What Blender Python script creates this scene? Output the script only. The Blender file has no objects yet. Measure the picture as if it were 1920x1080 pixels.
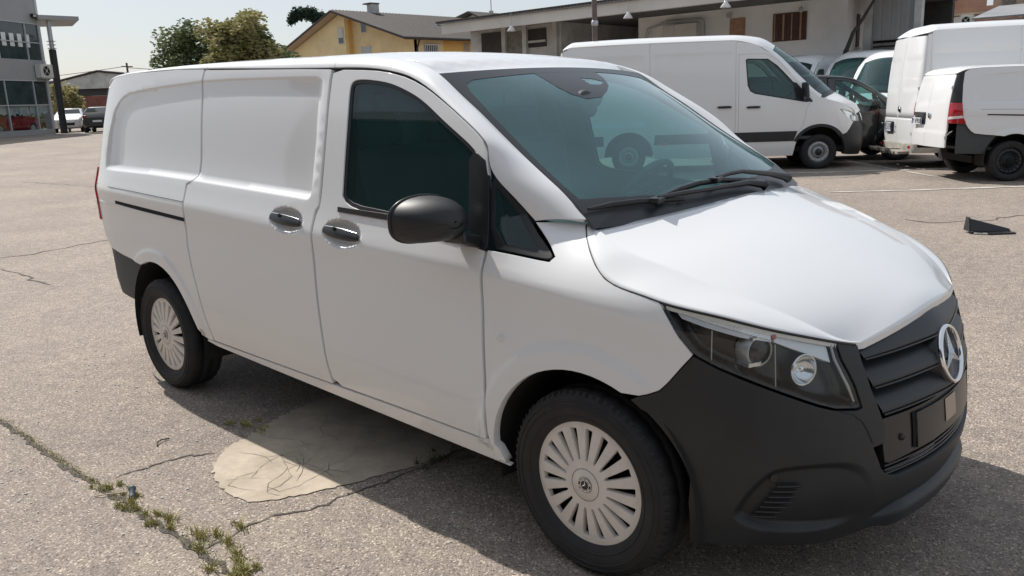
import bpy, bmesh, math, random
from mathutils import Vector, Matrix
from mathutils.geometry import delaunay_2d_cdt
random.seed(7)
SC=bpy.context.scene; COL=SC.collection
R=math.radians
# ---------------------------------------------------------------- camera, sky, sun, exposure
cam=bpy.data.cameras.new('camera'); camo=bpy.data.objects.new('camera',cam); COL.objects.link(camo); SC.camera=camo
_yaw,_pitch,_roll=R(133.327),R(-12.793),R(-2.128)
_f=Vector((math.cos(_pitch)*math.cos(_yaw),math.cos(_pitch)*math.sin(_yaw),math.sin(_pitch)))
_r=Vector((math.sin(_yaw),-math.cos(_yaw),0)); _u=_r.cross(_f)
_r2=_r*math.cos(_roll)+_u*math.sin(_roll); _u2=_u*math.cos(_roll)-_r*math.sin(_roll)
camo.matrix_world=Matrix(((_r2.x,_u2.x,-_f.x,1.6486),(_r2.y,_u2.y,-_f.y,-3.0102),(_r2.z,_u2.z,-_f.z,1.6441),(0,0,0,1)))
cam.sensor_width=36; cam.lens=36*1554.58/1920; cam.clip_start=.05; cam.clip_end=3000
SUN_EL=R(48); SUN_DIR=Vector((-math.cos(SUN_EL),math.cos(SUN_EL)*.118,math.sin(SUN_EL))).normalized()
world=bpy.data.worlds.new('World'); SC.world=world; world.use_nodes=True
_nt=world.node_tree; _bg=_nt.nodes['Background']; _sk=_nt.nodes.new('ShaderNodeTexSky')
_sk.sky_type='NISHITA'; _sk.sun_disc=False; _sk.sun_elevation=SUN_EL; _sk.sun_rotation=math.atan2(SUN_DIR.x,SUN_DIR.y)
_sk.altitude=100; _sk.air_density=1.0; _sk.dust_density=1.6; _sk.ozone_density=1.0
_hz=_nt.nodes.new('ShaderNodeMix'); _hz.data_type='RGBA'; _hz.inputs['Factor'].default_value=.55; _hz.inputs['B'].default_value=(7.6,8.0,8.5,1)   # even veil of summer haze
_nt.links.new(_sk.outputs[0],_hz.inputs['A']); _nt.links.new(_hz.outputs['Result'],_bg.inputs[0]); _bg.inputs[1].default_value=.09
sl=bpy.data.lights.new('sun','SUN'); slo=bpy.data.objects.new('sun',sl); COL.objects.link(slo)
sl.energy=4.6; sl.angle=R(.55); sl.color=(1,.955,.89); slo.rotation_euler=SUN_DIR.to_track_quat('Z','Y').to_euler(); slo.location=(-10,5,30)
SC.view_settings.view_transform='Standard'; SC.view_settings.look='None'; SC.view_settings.exposure=.14; SC.view_settings.gamma=1
SC.render.engine='CYCLES'; SC.cycles.use_denoising=True; SC.cycles.max_bounces=8; SC.cycles.transparent_max_bounces=16
SC.cycles.caustics_reflective=False; SC.cycles.caustics_refractive=False; SC.cycles.sample_clamp_indirect=6
# ---------------------------------------------------------------- materials
def nmat(name):
    m=bpy.data.materials.new(name); m.use_nodes=True; nt=m.node_tree; return m,nt,nt.nodes['Principled BSDF'],nt.nodes,nt.links
def mat(name,base,rough=.5,metal=0,coat=0,bump=None,var=None,spec=.5,coat_rough=.04,alt=None):
    """bump=(scale,strength,dist)  var=(scale,amount)  alt=second colour mixed by the noise"""
    m,nt,b,N,L=nmat(name)
    b.inputs['Base Color'].default_value=(*base,1); b.inputs['Roughness'].default_value=rough; b.inputs['Metallic'].default_value=metal
    b.inputs['Coat Weight'].default_value=coat; b.inputs['Coat Roughness'].default_value=coat_rough; b.inputs['Specular IOR Level'].default_value=spec
    tc=N.new('ShaderNodeTexCoord')
    if var:
        n=N.new('ShaderNodeTexNoise'); n.inputs['Scale'].default_value=var[0]; n.inputs['Detail'].default_value=6; n.inputs['Roughness'].default_value=.65
        L.new(tc.outputs['Object'],n.inputs['Vector'])
        mx=N.new('ShaderNodeMix'); mx.data_type='RGBA'
        rp=N.new('ShaderNodeMapRange'); rp.inputs[1].default_value=.32; rp.inputs[2].default_value=.68
        L.new(n.outputs['Fac'],rp.inputs[0]); L.new(rp.outputs[0],mx.inputs['Factor'])
        a=var[1]; c2=alt or tuple(c*(1-a) for c in base)
        mx.inputs['A'].default_value=(*base,1) if alt else (*[min(1,c*(1+a*.6)) for c in base],1); mx.inputs['B'].default_value=(*c2,1)
        L.new(mx.outputs['Result'],b.inputs['Base Color'])
    if bump:
        n2=N.new('ShaderNodeTexNoise'); n2.inputs['Scale'].default_value=bump[0]; n2.inputs['Detail'].default_value=4
        L.new(tc.outputs['Object'],n2.inputs['Vector'])
        bp=N.new('ShaderNodeBump'); bp.inputs['Strength'].default_value=bump[1]; bp.inputs['Distance'].default_value=bump[2] if len(bump)>2 else .002
        L.new(n2.outputs['Fac'],bp.inputs['Height']); L.new(bp.outputs[0],b.inputs['Normal'])
    return m
def glass(name,tint,refl=1.0,rough=.0,sky_sheen=0.0,f0=.045):
    m=bpy.data.materials.new(name); m.use_nodes=True; nt=m.node_tree; N=nt.nodes; L=nt.links; N.clear()
    o=N.new('ShaderNodeOutputMaterial'); t=N.new('ShaderNodeBsdfTransparent'); t.inputs[0].default_value=(*tint,1)
    g=N.new('ShaderNodeBsdfGlossy'); g.inputs['Roughness'].default_value=rough; g.inputs[0].default_value=(refl,refl,refl,1)
    lw=N.new('ShaderNodeLayerWeight'); lw.inputs[0].default_value=.5; pw=N.new('ShaderNodeMath'); pw.operation='POWER'; pw.inputs[1].default_value=5; L.new(lw.outputs['Facing'],pw.inputs[0])
    f=N.new('ShaderNodeMath'); f.operation='MULTIPLY_ADD'; f.inputs[1].default_value=1-f0; f.inputs[2].default_value=f0; L.new(pw.outputs[0],f.inputs[0])
    x=N.new('ShaderNodeMixShader'); L.new(f.outputs[0],x.inputs[0]); L.new(t.outputs[0],x.inputs[1]); L.new(g.outputs[0],x.inputs[2])
    last=x
    if sky_sheen:
        d=N.new('ShaderNodeBsdfDiffuse'); d.inputs[0].default_value=(.30,.78,.84,1); n=N.new('ShaderNodeTexNoise'); n.inputs['Scale'].default_value=3  # teal diffuse film painting a sheen of sky into the glass
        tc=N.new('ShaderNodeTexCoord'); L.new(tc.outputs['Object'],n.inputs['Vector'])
        mr=N.new('ShaderNodeMapRange'); mr.inputs[3].default_value=sky_sheen*.6; mr.inputs[4].default_value=sky_sheen*1.4; L.new(n.outputs['Fac'],mr.inputs[0])
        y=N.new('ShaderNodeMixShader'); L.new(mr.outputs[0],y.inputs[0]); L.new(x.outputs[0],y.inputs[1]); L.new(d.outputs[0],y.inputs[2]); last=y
    L.new(last.outputs[0],o.inputs[0]); return m
def asphalt(name,lo,hi,tint2,scale=95):
    m,nt,b,N,L=nmat(name); tc=N.new('ShaderNodeTexCoord')
    v=N.new('ShaderNodeTexVoronoi'); v.inputs['Scale'].default_value=scale; L.new(tc.outputs['Object'],v.inputs['Vector'])
    s=N.new('ShaderNodeSeparateColor'); L.new(v.outputs['Color'],s.inputs[0])
    n=N.new('ShaderNodeTexNoise'); n.inputs['Scale'].default_value=.55; n.inputs['Detail'].default_value=8; n.inputs['Roughness'].default_value=.62; L.new(tc.outputs['Object'],n.inputs['Vector'])
    n3=N.new('ShaderNodeTexNoise'); n3.inputs['Scale'].default_value=9; n3.inputs['Detail'].default_value=5; L.new(tc.outputs['Object'],n3.inputs['Vector'])
    cr=N.new('ShaderNodeValToRGB'); e=cr.color_ramp.elements; e[0].position=.0; e[0].color=(*lo,1); e[1].position=1; e[1].color=(*[min(.7,h*1.6) for h in hi],1)
    for po,q in ((.10,.30),(.22,.52),(.60,.62),(.82,.80),(.90,1.0)): k=cr.color_ramp.elements.new(po); k.color=(*[l*(1-q)+h*q for l,h in zip(lo,hi)],1)
    L.new(s.outputs[0],cr.inputs[0])
    mx=N.new('ShaderNodeMix'); mx.data_type='RGBA'; mx.blend_type='MULTIPLY'; mx.inputs['Factor'].default_value=1
    c2=N.new('ShaderNodeValToRGB'); e=c2.color_ramp.elements; e[0].position=.3; e[0].color=(.80,.79,.80,1); e[1].position=.72; e[1].color=(1.12,1.09,1.03,1)
    L.new(n.outputs['Fac'],c2.inputs[0]); L.new(cr.outputs[0],mx.inputs['A']); L.new(c2.outputs[0],mx.inputs['B'])
    mx2=N.new('ShaderNodeMix'); mx2.data_type='RGBA'; mx2.blend_type='MULTIPLY'; mx2.inputs['Factor'].default_value=1
    c3=N.new('ShaderNodeValToRGB'); e=c3.color_ramp.elements; e[0].position=.33; e[0].color=(.86,.85,.86,1); e[1].position=.66; e[1].color=(1.07,1.06,1.04,1)
    L.new(n3.outputs['Fac'],c3.inputs[0]); L.new(mx.outputs['Result'],mx2.inputs['A']); L.new(c3.outputs[0],mx2.inputs['B'])
    L.new(mx2.outputs['Result'],b.inputs['Base Color']); b.inputs['Roughness'].default_value=.85; b.inputs['Specular IOR Level'].default_value=.3
    bp=N.new('ShaderNodeBump'); bp.inputs['Strength'].default_value=.55; bp.inputs['Distance'].default_value=.006; bp.invert=True
    L.new(v.outputs['Distance'],bp.inputs['Height']); L.new(bp.outputs[0],b.inputs['Normal'])
    return m
M={}
M['white']=mat('white_paint',(.80,.81,.815),.38,coat=.8,spec=.45)
M['black_paint']=mat('dark_paint',(.018,.02,.021),.3,coat=.9)
M['plastic']=mat('black_plastic',(.019,.0215,.024),.50,bump=(900,.25,.0006),var=(3.5,.30),spec=.5)
M['plastic_s']=mat('smooth_black_plastic',(.018,.019,.021),.3,spec=.5)
M['grille']=mat('dark_grey_plastic',(.022,.027,.032),.42,bump=(500,.12,.0005))
M['rubber']=mat('tyre_rubber',(.022,.022,.023),.75,bump=(60,.25,.002),var=(12,.3))
M['seal']=mat('black_seal',(.012,.012,.013),.45)
M['trim']=mat('window_trim',(.03,.027,.025),.22,spec=.7)
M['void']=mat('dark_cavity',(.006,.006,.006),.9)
M['liner']=mat('liner_black',(.014,.014,.014),.9)
M['alloy']=mat('hubcap_silver',(.74,.70,.645),.42,metal=.08,var=(18,.10),spec=.5)
M['steel']=mat('steel_silver',(.45,.46,.47),.4,metal=.6)
M['chrome']=mat('chrome',(.86,.87,.88),.10,metal=1)
M['silver']=mat('reflector_silver',(.80,.82,.84),.18,metal=.95)
M['glass_side']=glass('tinted_side_glass',(.30,.45,.46),f0=.042,sky_sheen=.03)
M['glass_ws']=glass('windscreen_glass',(.56,.86,.86),sky_sheen=.10,f0=.085)
M['glass_clear']=glass('clear_glass',(.86,.90,.91))
M['glass_bg']=glass('van_glass',(.45,.62,.58),sky_sheen=.04)
M['lens']=glass('headlight_lens',(.90,.92,.92),f0=.032)
M['frit']=mat('frit_black',(.028,.032,.036),.35)
M['lamp_bowl']=mat('lamp_bowl',(.014,.015,.016),.22)
M['lamp_rib']=mat('lamp_ribbed',(.76,.80,.86),.22,metal=.25,bump=(220,.6,.002))
M['red_lens']=mat('red_lens',(.42,.008,.015),.15,coat=.8)
M['amber']=mat('amber_lens',(.75,.20,.02),.2,coat=.6)
M['white_lens']=mat('white_lens',(.75,.76,.76),.2,coat=.5)
M['interior']=mat('interior_grey',(.12,.14,.15),.75)
M['interior_d']=mat('interior_dark',(.055,.062,.066),.65,bump=(300,.2,.001))
M['bulkhead']=mat('bulkhead_grey',(.36,.41,.42),.6,var=(4,.15))
M['fabric']=mat('seat_fabric',(.035,.04,.043),.9,bump=(400,.3,.001))
M['tan']=mat('tan_sticker',(.46,.37,.29),.6)
M['dirtywhite']=mat('dirty_white',(.55,.53,.48),.55,var=(3,.35))
M['asphalt']=asphalt('asphalt',(.12,.102,.088),(.40,.350,.305),None,140)
M['asphalt_dark']=asphalt('asphalt_patch_dark',(.10,.092,.085),(.34,.31,.28),None,110)
M['concrete']=mat('pale_concrete_patch',(.455,.385,.30),.85,bump=(45,.5,.004),var=(5,.26))
M['hairline']=mat('hairline_crack',(.20,.175,.145),.9)
M['crack']=mat('crack_dark',(.085,.074,.064),.95)
M['paint_line']=mat('worn_line_paint',(.56,.53,.49),.8,var=(14,.28))
M['weed']=mat('dry_weed',(.46,.40,.17),.8,var=(14,.45),alt=(.25,.25,.085))
M['grassy']=mat('green_moss',(.10,.115,.045),.9,var=(20,.4))
# ---------------------------------------------------------------- mesh helpers
def link(name,me,mt=None,parent=None,**props):
    o=bpy.data.objects.new(name,me); COL.objects.link(o)
    if mt is not None and me is not None:
        for q in (mt if isinstance(mt,(list,tuple)) else [mt]): me.materials.append(q)
    if parent is not None: o.parent=parent
    for k,v in props.items(): o[k]=v
    return o
def thing(name,label,cat,loc=(0,0,0),rz=0,group=None):
    o=bpy.data.objects.new(name,None); COL.objects.link(o); o.location=loc; o.rotation_euler=(0,0,rz); o['label']=label; o['category']=cat
    o.empty_display_size=.2
    if group: o['group']=group
    return o
def tag(o,label=None,cat=None,group=None,kind=None):
    if label: o['label']=label
    if cat: o['category']=cat
    if group: o['group']=group
    if kind: o['kind']=kind
    return o
def copy_tree(o,parent=None):
    c=o.copy(); COL.objects.link(c)
    if parent is not None: c.parent=parent
    for ch in list(o.children): copy_tree(ch,c)
    return c
def basis(d):
    d=Vector(d).normalized(); a=Vector((0,0,1)) if abs(d.z)<.9 else Vector((1,0,0)); u=d.cross(a).normalized(); return u,d.cross(u).normalized(),d
class MB:
    def __init__(s): s.v=[]; s.f=[]; s.sm=[]
    def add(s,vs,fs,smooth=False):
        o=len(s.v); s.v+=[tuple(v) for v in vs]; s.f+=[tuple(i+o for i in f) for f in fs]; s.sm+=[smooth]*len(fs); return s
    def box(s,c,d,rz=0,rx=0,ry=0):
        m=Matrix.Rotation(rz,3,'Z')@Matrix.Rotation(ry,3,'Y')@Matrix.Rotation(rx,3,'X'); c=Vector(c)
        vs=[c+m@Vector((sx*d[0]/2,sy*d[1]/2,sz*d[2]/2)) for sz in(-1,1) for sy in(-1,1) for sx in(-1,1)]
        return s.add(vs,[(0,2,3,1),(4,5,7,6),(0,1,5,4),(2,6,7,3),(0,4,6,2),(1,3,7,5)])
    def hexa(s,b,t):
        n=len(b); return s.add(list(b)+list(t),[tuple(range(n-1,-1,-1)),tuple(range(n,2*n))]+[(i,(i+1)%n,n+(i+1)%n,n+i) for i in range(n)])
    def tube(s,path,r,n=8,caps=True):
        P=[Vector(p) for p in path]; rs=r if isinstance(r,(list,tuple)) else [r]*len(P); vs=[]; up=None
        for i,p in enumerate(P):
            d=(P[min(i+1,len(P)-1)]-P[max(i-1,0)]).normalized()
            if up is None: up=basis(d)[0]
            u=(up-d*up.dot(d)).normalized(); w=d.cross(u); up=u
            vs+=[p+(u*math.cos(a)+w*math.sin(a))*rs[i] for a in [2*math.pi*k/n for k in range(n)]]
        fs=[(i*n+k,i*n+(k+1)%n,(i+1)*n+(k+1)%n,(i+1)*n+k) for i in range(len(P)-1) for k in range(n)]
        s.add(vs,fs,True)
        if caps: s.add(vs[:n],[tuple(range(n-1,-1,-1))]); s.add(vs[-n:],[tuple(range(n))])
        return s
    def lathe(s,prof,c,axis,n=48,smooth=True):
        u,w,d=basis(axis); c=Vector(c); vs=[]
        for r,h in prof: vs+=[c+d*h+(u*math.cos(a)+w*math.sin(a))*r for a in [2*math.pi*k/n for k in range(n)]]
        return s.add(vs,[(i*n+k,i*n+(k+1)%n,(i+1)*n+(k+1)%n,(i+1)*n+k) for i in range(len(prof)-1) for k in range(n)],smooth)
    def mesh(s,name):
        me=bpy.data.meshes.new(name); me.from_pydata(s.v,[],s.f); me.polygons.foreach_set('use_smooth',s.sm); me.update(); return me
    def build(s,name,mt,parent=None,fix=True,bevel=0,**p):
        me=s.mesh(name)
        if fix or bevel:
            bm=bmesh.new(); bm.from_mesh(me); bmesh.ops.recalc_face_normals(bm,faces=bm.faces)
            if bevel: bmesh.ops.bevel(bm,geom=[e for e in bm.edges if len(e.link_faces)==2 and e.calc_face_angle(0)>.5],offset=bevel,segments=2,affect='EDGES',profile=.6)
            bm.to_mesh(me); bm.free()
        return link(name,me,mt,parent,**p)
def box(name,c,d,mt,parent=None,rz=0,rx=0,ry=0,bevel=0,**p): return MB().box(c,d,rz,rx,ry).build(name,mt,parent,bevel=bevel,**p)
# ---- panels cut on a parametric surface
def resample(pts,step,closed=True):
    out=[]; n=len(pts)
    for i in range(n if closed else n-1):
        a=pts[i]; b=pts[(i+1)%n]; d=math.dist(a,b); k=max(1,int(round(d/step)))
        out+=[(a[0]+(b[0]-a[0])*j/k,a[1]+(b[1]-a[1])*j/k) for j in range(k)]
    return out
def smoothpoly(pts,it=1):
    for _ in range(it):
        q=[]; n=len(pts)
        for i in range(n):
            a=pts[i]; b=pts[(i+1)%n]; c0=pts[i-1]
            q.append((a[0]*.75+b[0]*.25,a[1]*.75+b[1]*.25)); q.append((a[0]*.25+b[0]*.75,a[1]*.25+b[1]*.75))
        pts=q
    return pts
def area2(p): return sum(p[i-1][0]*p[i][1]-p[i][0]*p[i-1][1] for i in range(len(p)))/2
def inset(p,d):
    """positive d shrinks"""
    if area2(p)<0: p=p[::-1]
    out=[]; n=len(p)
    for i in range(n):
        a,b,c=p[i-1],p[i],p[(i+1)%n]
        e1=(b[0]-a[0],b[1]-a[1]); e2=(c[0]-b[0],c[1]-b[1]); l1=math.hypot(*e1) or 1e-9; l2=math.hypot(*e2) or 1e-9
        nx=-e1[1]/l1-e2[1]/l2; ny=e1[0]/l1+e2[0]/l2; l=math.hypot(nx,ny) or 1e-9
        c_=max(.45,l/2); out.append((b[0]+nx/l*d/c_,b[1]+ny/l*d/c_))
    return out
def inpoly(x,y,p):
    r=False; n=len(p); j=n-1
    for i in range(n):
        yi=p[i][1]; yj=p[j][1]
        if (yi>y)!=(yj>y) and x<(p[j][0]-p[i][0])*(y-yi)/(yj-yi)+p[i][0]: r=not r
        j=i
    return r
def sdist(x,y,p):
    b=1e9
    for i in range(len(p)):
        ax,ay=p[i-1]; bx,by=p[i]; dx=bx-ax; dy=by-ay; l=dx*dx+dy*dy
        t=0 if l==0 else max(0,min(1,((x-ax)*dx+(y-ay)*dy)/l)); q=(ax+dx*t-x)**2+(ay+dy*t-y)**2
        if q<b: b=q
    return math.sqrt(b)
def panel(name,mt,f,outline,holes=(),extra=(),step=.04,bstep=.02,rim=.014,parent=None,flip=False,gap=0.0,edge=.0015,smooth=1,hrim=None,**props):
    """f(u,v)->point; outline polygon in (u,v); the border is folded in by rim"""
    out=resample(outline,bstep); 
    if area2(out)<0: out=out[::-1]
    if gap: out=inset(out,gap)
    loops=[out]
    for h in holes:
        h=resample(h,bstep)
        if area2(h)>0: h=h[::-1]
        loops.append(h)
    vs=[]; es=[]; hashg={}
    def put(p): hashg.setdefault((int(p[0]//step),int(p[1]//step)),[]).append(p)
    def near(x,y,d):
        i=int(x//step); j=int(y//step)
        for a in (-1,0,1):
            for b in (-1,0,1):
                for p in hashg.get((i+a,j+b),()):
                    if (p[0]-x)**2+(p[1]-y)**2<d*d: return True
        return False
    for lp in loops:
        o=len(vs); vs+=lp; n=len(lp); es+=[(o+i,o+(i+1)%n) for i in range(n)]
        for p in lp: put(p)
    inside=lambda x,y: inpoly(x,y,out) and not any(inpoly(x,y,h) for h in loops[1:])
    for p in extra:
        if inside(*p) and not near(p[0],p[1],bstep*.3): vs.append(p); put(p)
    us=[p[0] for p in out]; ws=[p[1] for p in out]
    y=min(ws); r=0
    while y<max(ws):
        x=min(us)+(step/2 if r%2 else 0)
        while x<max(us):
            if not near(x,y,step*.5) and inside(x,y): vs.append((x,y))
            x+=step
        y+=step*.87; r+=1
    res=delaunay_2d_cdt([Vector(p) for p in vs],es,[],0,1e-6)
    V=[(p.x,p.y) for p in res[0]]; T=[]
    for t in res[2]:
        cx=sum(V[i][0] for i in t)/3; cy=sum(V[i][1] for i in t)/3
        if inside(cx,cy):
            a=area2([V[i] for i in t])
            if abs(a)>1e-10: T.append(tuple(t) if a>0 else tuple(t[::-1]))
    P=[Vector(f(*p)) for p in V]; sg=-1 if flip else 1; e=2e-3; NN=[]
    for u,v in V:
        du=Vector(f(u+e,v))-Vector(f(u-e,v)); dv=Vector(f(u,v+e))-Vector(f(u,v-e)); n=du.cross(dv)*sg
        NN.append(n.normalized() if n.length>1e-12 else Vector((0,0,1)))
    F=[t if sg>0 else t[::-1] for t in T]
    if rim:
        orig={}; 
        for i,o in enumerate(res[3]):
            for k in o: orig[k]=i
        o=0
        for li,lp in enumerate(loops):
            rr=rim if li==0 or hrim is None else hrim
            ids=[orig.get(o+i) for i in range(len(lp))]; o+=len(lp); ids=[i for k,i in enumerate(ids) if i is not None and i!=ids[k-1]]
            n=len(ids); b1=len(P)
            outs=[]
            for k,i in enumerate(ids):
                tg=(P[ids[(k+1)%n]]-P[ids[k-1]])
                w=tg.cross(NN[i])*sg; w=w.normalized() if w.length>1e-12 else NN[i]; outs.append(w)
            for k,i in enumerate(ids): P.append(P[i]+outs[k]*edge-NN[i]*edge); NN.append((outs[k]*.9+NN[i]*.3).normalized())
            for k,i in enumerate(ids): P.append(P[i]+outs[k]*edge-NN[i]*rr); NN.append(outs[k])
            for k in range(n):
                k2=(k+1)%n; a,b,c,d=ids[k],ids[k2],b1+k2,b1+k; q=(a,d,c,b); q2=(b1+k,b1+n+k,b1+n+k2,b1+k2)
                F+=[q if sg>0 else q[::-1],q2 if sg>0 else q2[::-1]]
    me=bpy.data.meshes.new(name); me.from_pydata([tuple(p) for p in P],[],F); me.polygons.foreach_set('use_smooth',[bool(smooth)]*len(F)); me.update()
    if smooth: me.normals_split_custom_set_from_vertices([tuple(n) for n in NN])
    return link(name,me,mt,parent,**props)
def arc(cx,cz,r,a0,a1,n=22,sq=1.0): return [(cx+r*math.cos(R(a0+(a1-a0)*i/n)),cz+sq*r*math.sin(R(a0+(a1-a0)*i/n))) for i in range(n+1)]
def ellp(cx,cz,a,b,n=28,k=2.0): return [(cx+a*math.copysign(abs(math.cos(t))**(2/k),math.cos(t)),cz+b*math.copysign(abs(math.sin(t))**(2/k),math.sin(t))) for t in [2*math.pi*i/n for i in range(n)]]
# ---------------------------------------------------------------- analytic surfaces of the van (metres)
class Spl:
    """natural cubic spline y(x)"""
    def __init__(s,xs,ys):
        n=len(xs); s.x=list(xs); s.y=list(ys); h=[xs[i+1]-xs[i] for i in range(n-1)]
        a=[0.0]*n; b=[1.0]*n; c=[0.0]*n; d=[0.0]*n
        for i in range(1,n-1):
            a[i]=h[i-1]; b[i]=2*(h[i-1]+h[i]); c[i]=h[i]
            d[i]=6*((ys[i+1]-ys[i])/h[i]-(ys[i]-ys[i-1])/h[i-1])
        for i in range(1,n):
            w=a[i]/b[i-1]; b[i]-=w*c[i-1]; d[i]-=w*d[i-1]
        m=[0.0]*n; m[-1]=d[-1]/b[-1]
        for i in range(n-2,-1,-1): m[i]=(d[i]-c[i]*m[i+1])/b[i]
        s.m=m; s.h=h
    def __call__(s,x):
        X=s.x; n=len(X)
        if x<=X[0]:
            k=(s.y[1]-s.y[0])/s.h[0]-s.h[0]*(2*s.m[0]+s.m[1])/6; return s.y[0]+k*(x-X[0])
        if x>=X[-1]:
            k=(s.y[-1]-s.y[-2])/s.h[-1]+s.h[-1]*(s.m[-2]+2*s.m[-1])/6; return s.y[-1]+k*(x-X[-1])
        lo,hi=0,n-1
        while hi-lo>1:
            m=(lo+hi)//2
            if X[m]<=x: lo=m
            else: hi=m
        h=s.h[lo]; A=(X[hi]-x)/h; B=1-A
        return A*s.y[lo]+B*s.y[hi]+((A**3-A)*s.m[lo]+(B**3-B)*s.m[hi])*h*h/6
def sst(x):
    x=0.0 if x<0 else 1.0 if x>1 else x
    return x*x*(3-2*x)
RAKE=.03
PLAN=[(-4.24,0),(-4.235,.3),(-4.22,.58),(-4.18,.77),(-4.09,.875),(-3.92,.928),(-3.6,.951),(-3.0,.960),(-2.0,.964),(-1.0,.964),(-.4,.962),(0,.955),(.2,.942),(.38,.905),(.53,.835),(.64,.745),(.73,.62),(.795,.45),(.845,.24),(.865,0)]
_full=PLAN+[(x,-w) for x,w in PLAN[-2:-4:-1]]; _full=[(x,-w) for x,w in PLAN[2:0:-1]]+_full
_t=[0.0]
for i in range(1,len(_full)): _t.append(_t[-1]+math.hypot(_full[i][0]-_full[i-1][0],_full[i][1]-_full[i-1][1]))
_k=[i for i,p in enumerate(_full) if p==(-1.0,.964)][0]; _o=_t[_k]+1.0; _t=[t-_o for t in _t]
T_REAR=_t[2]; T_FRONT=_t[len(_full)-3]
PX=Spl(_t,[p[0] for p in _full]); PW=Spl(_t,[p[1] for p in _full])
OS=Spl([.2,.33,.5,.65,.8,.93,1.0,1.03,1.07,1.16,1.35,1.55,1.78],[-.062,-.026,-.003,0,-.002,-.006,-.003,-.004,-.015,-.042,-.088,-.138,-.205])
OF=Spl([.2,.3,.4,.5,.6,.74,.85,.915,1.0,1.2],[-.06,-.01,.03,.034,.024,-.003,-.038,-.065,-.10,-.2])
OR=Spl([.2,.35,.5,.9,1.2,1.5,1.78],[-.06,-.012,0,-.012,-.03,-.085,-.16])
ZC=Spl([-4,-1.5,-.7,-.17,.2,.6],[1.06,1.039,1.023,1.003,.967,.93])
def skirt(t,zb,d=0.0):
    x=PX(t); w=PW(t); e=1e-3
    dx=PX(t+e)-PX(t-e); dw=PW(t+e)-PW(t-e); l=math.hypot(dx,dw)
    nx=-dw/l; nw=dx/l
    ff=nx*nx
    o=nw*nw*(OS(zb-(ZC(min(max(x,-4),.6))-1.02)) - sst((x+.5)/.45)*min(.15,2.7*max(0,zb-1.0)**2))
    o+=ff*(OF(zb) if nx>0 else OR(zb))+d
    x+=nx*o; w+=nw*o
    return (x,w,zb-RAKE*x)
TF=T_FRONT
def spl3(pts):
    n=len(pts); u=[i/(n-1) for i in range(n)]
    s=[Spl(u,[p[k] for p in pts]) for k in range(3)]
    return lambda t:(s[0](t),s[1](t),s[2](t))
def chord3(pts):
    d=[0.0]
    for a,b in zip(pts,pts[1:]): d.append(d[-1]+math.dist(a,b))
    u=[x/d[-1] for x in d]; s=[Spl(u,[p[k] for p in pts]) for k in range(3)]
    return lambda t:(s[0](t),s[1](t),s[2](t))
# bonnet: edge, crease and centre line, rear -> front (right half, w positive outwards)
_E=[(-.093,1.218),(-.065,1.186),(-.02,1.147),(.029,1.108),(.081,1.076),(.127,1.061),(.218,1.046),(.287,1.033),(.467,1.005),(.627,.969),(.759,.939),(.88,.91),(.965,.890)]
BE=chord3([skirt(t,z) for t,z in _E])
BK=chord3([(-.055,.780,1.203),(.098,.800,1.145),(.208,.782,1.111),(.311,.755,1.076),(.4505,.705,1.0225),(.577,.635,.965),(.656,.580,.917),(.710,.522,.880),(.745,.462,.868)])
BM=chord3([(.096,0,1.250),(.2,0,1.208),(.4,0,1.126),(.6,0,1.028),(.72,0,.962),(.776,0,.925),(.799,0,.904)])
def bonnet(u,v):
    """u 0 rear..1 front, v -1 right edge .. 0 centre .. 1 left edge"""
    s=1 if v<0 else -1; a=abs(v); VK=.86
    E=BE(u); K=BK(u); M=BM(u)
    if a<=VK:
        q=a/VK; h=.25*q*q+.75*(math.sqrt(q*q+.02)-.14142)/(math.sqrt(1.02)-.14142)
        x=M[0]+(K[0]-M[0])*q*q; w=K[1]*q; z=M[2]+(K[2]-M[2])*h
    else:
        q=(a-VK)/(1-VK); b=.006*4*q*(1-q)*min(1,6*(1-u)+.1)*min(1,u*6)
        x=K[0]+(E[0]-K[0])*q; w=K[1]+(E[1]-K[1])*q+b*.7; z=K[2]+(E[2]-K[2])*q+b*.7
    return (x,s*w,z)
# windscreen: side edge and centre, bottom -> top
_W=[(-0.081, 0.785, 1.234), (-0.172, 0.772, 1.304), (-0.298, 0.755, 1.38), (-0.477, 0.733, 1.49), (-0.667, 0.712, 1.615), (-0.782, 0.7, 1.686), (-0.895, 0.69, 1.756)]
WS=chord3([(-.03,.795,1.185)]+_W)
WM=chord3([(.13,0,1.185),(.06,0,1.245),(-.10,0,1.375),(-.25,0,1.485),(-.47,0,1.63),(-.64,0,1.71),(-.815,0,1.777)])
def wscreen(s,v,d=0.0):
    S=WS(s); M=WM(s); q=v*v
    p=(M[0]+(S[0]-M[0])*q,-S[1]*v,M[2]+(S[2]-M[2])*q)
    return (p[0]+d*.5,p[1],p[2]+d*.86)
# roof
ZR=Spl([-4.25,-4.15,-4.0,-3.6,-3.0,-2.0,-1.4,-1.1,-.95,-.80],[1.79,1.84,1.895,1.927,1.928,1.905,1.882,1.85,1.822,1.772])
def roofz(x,y): return ZR(x)-.045*y*y-.04*abs(y)**4
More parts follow.
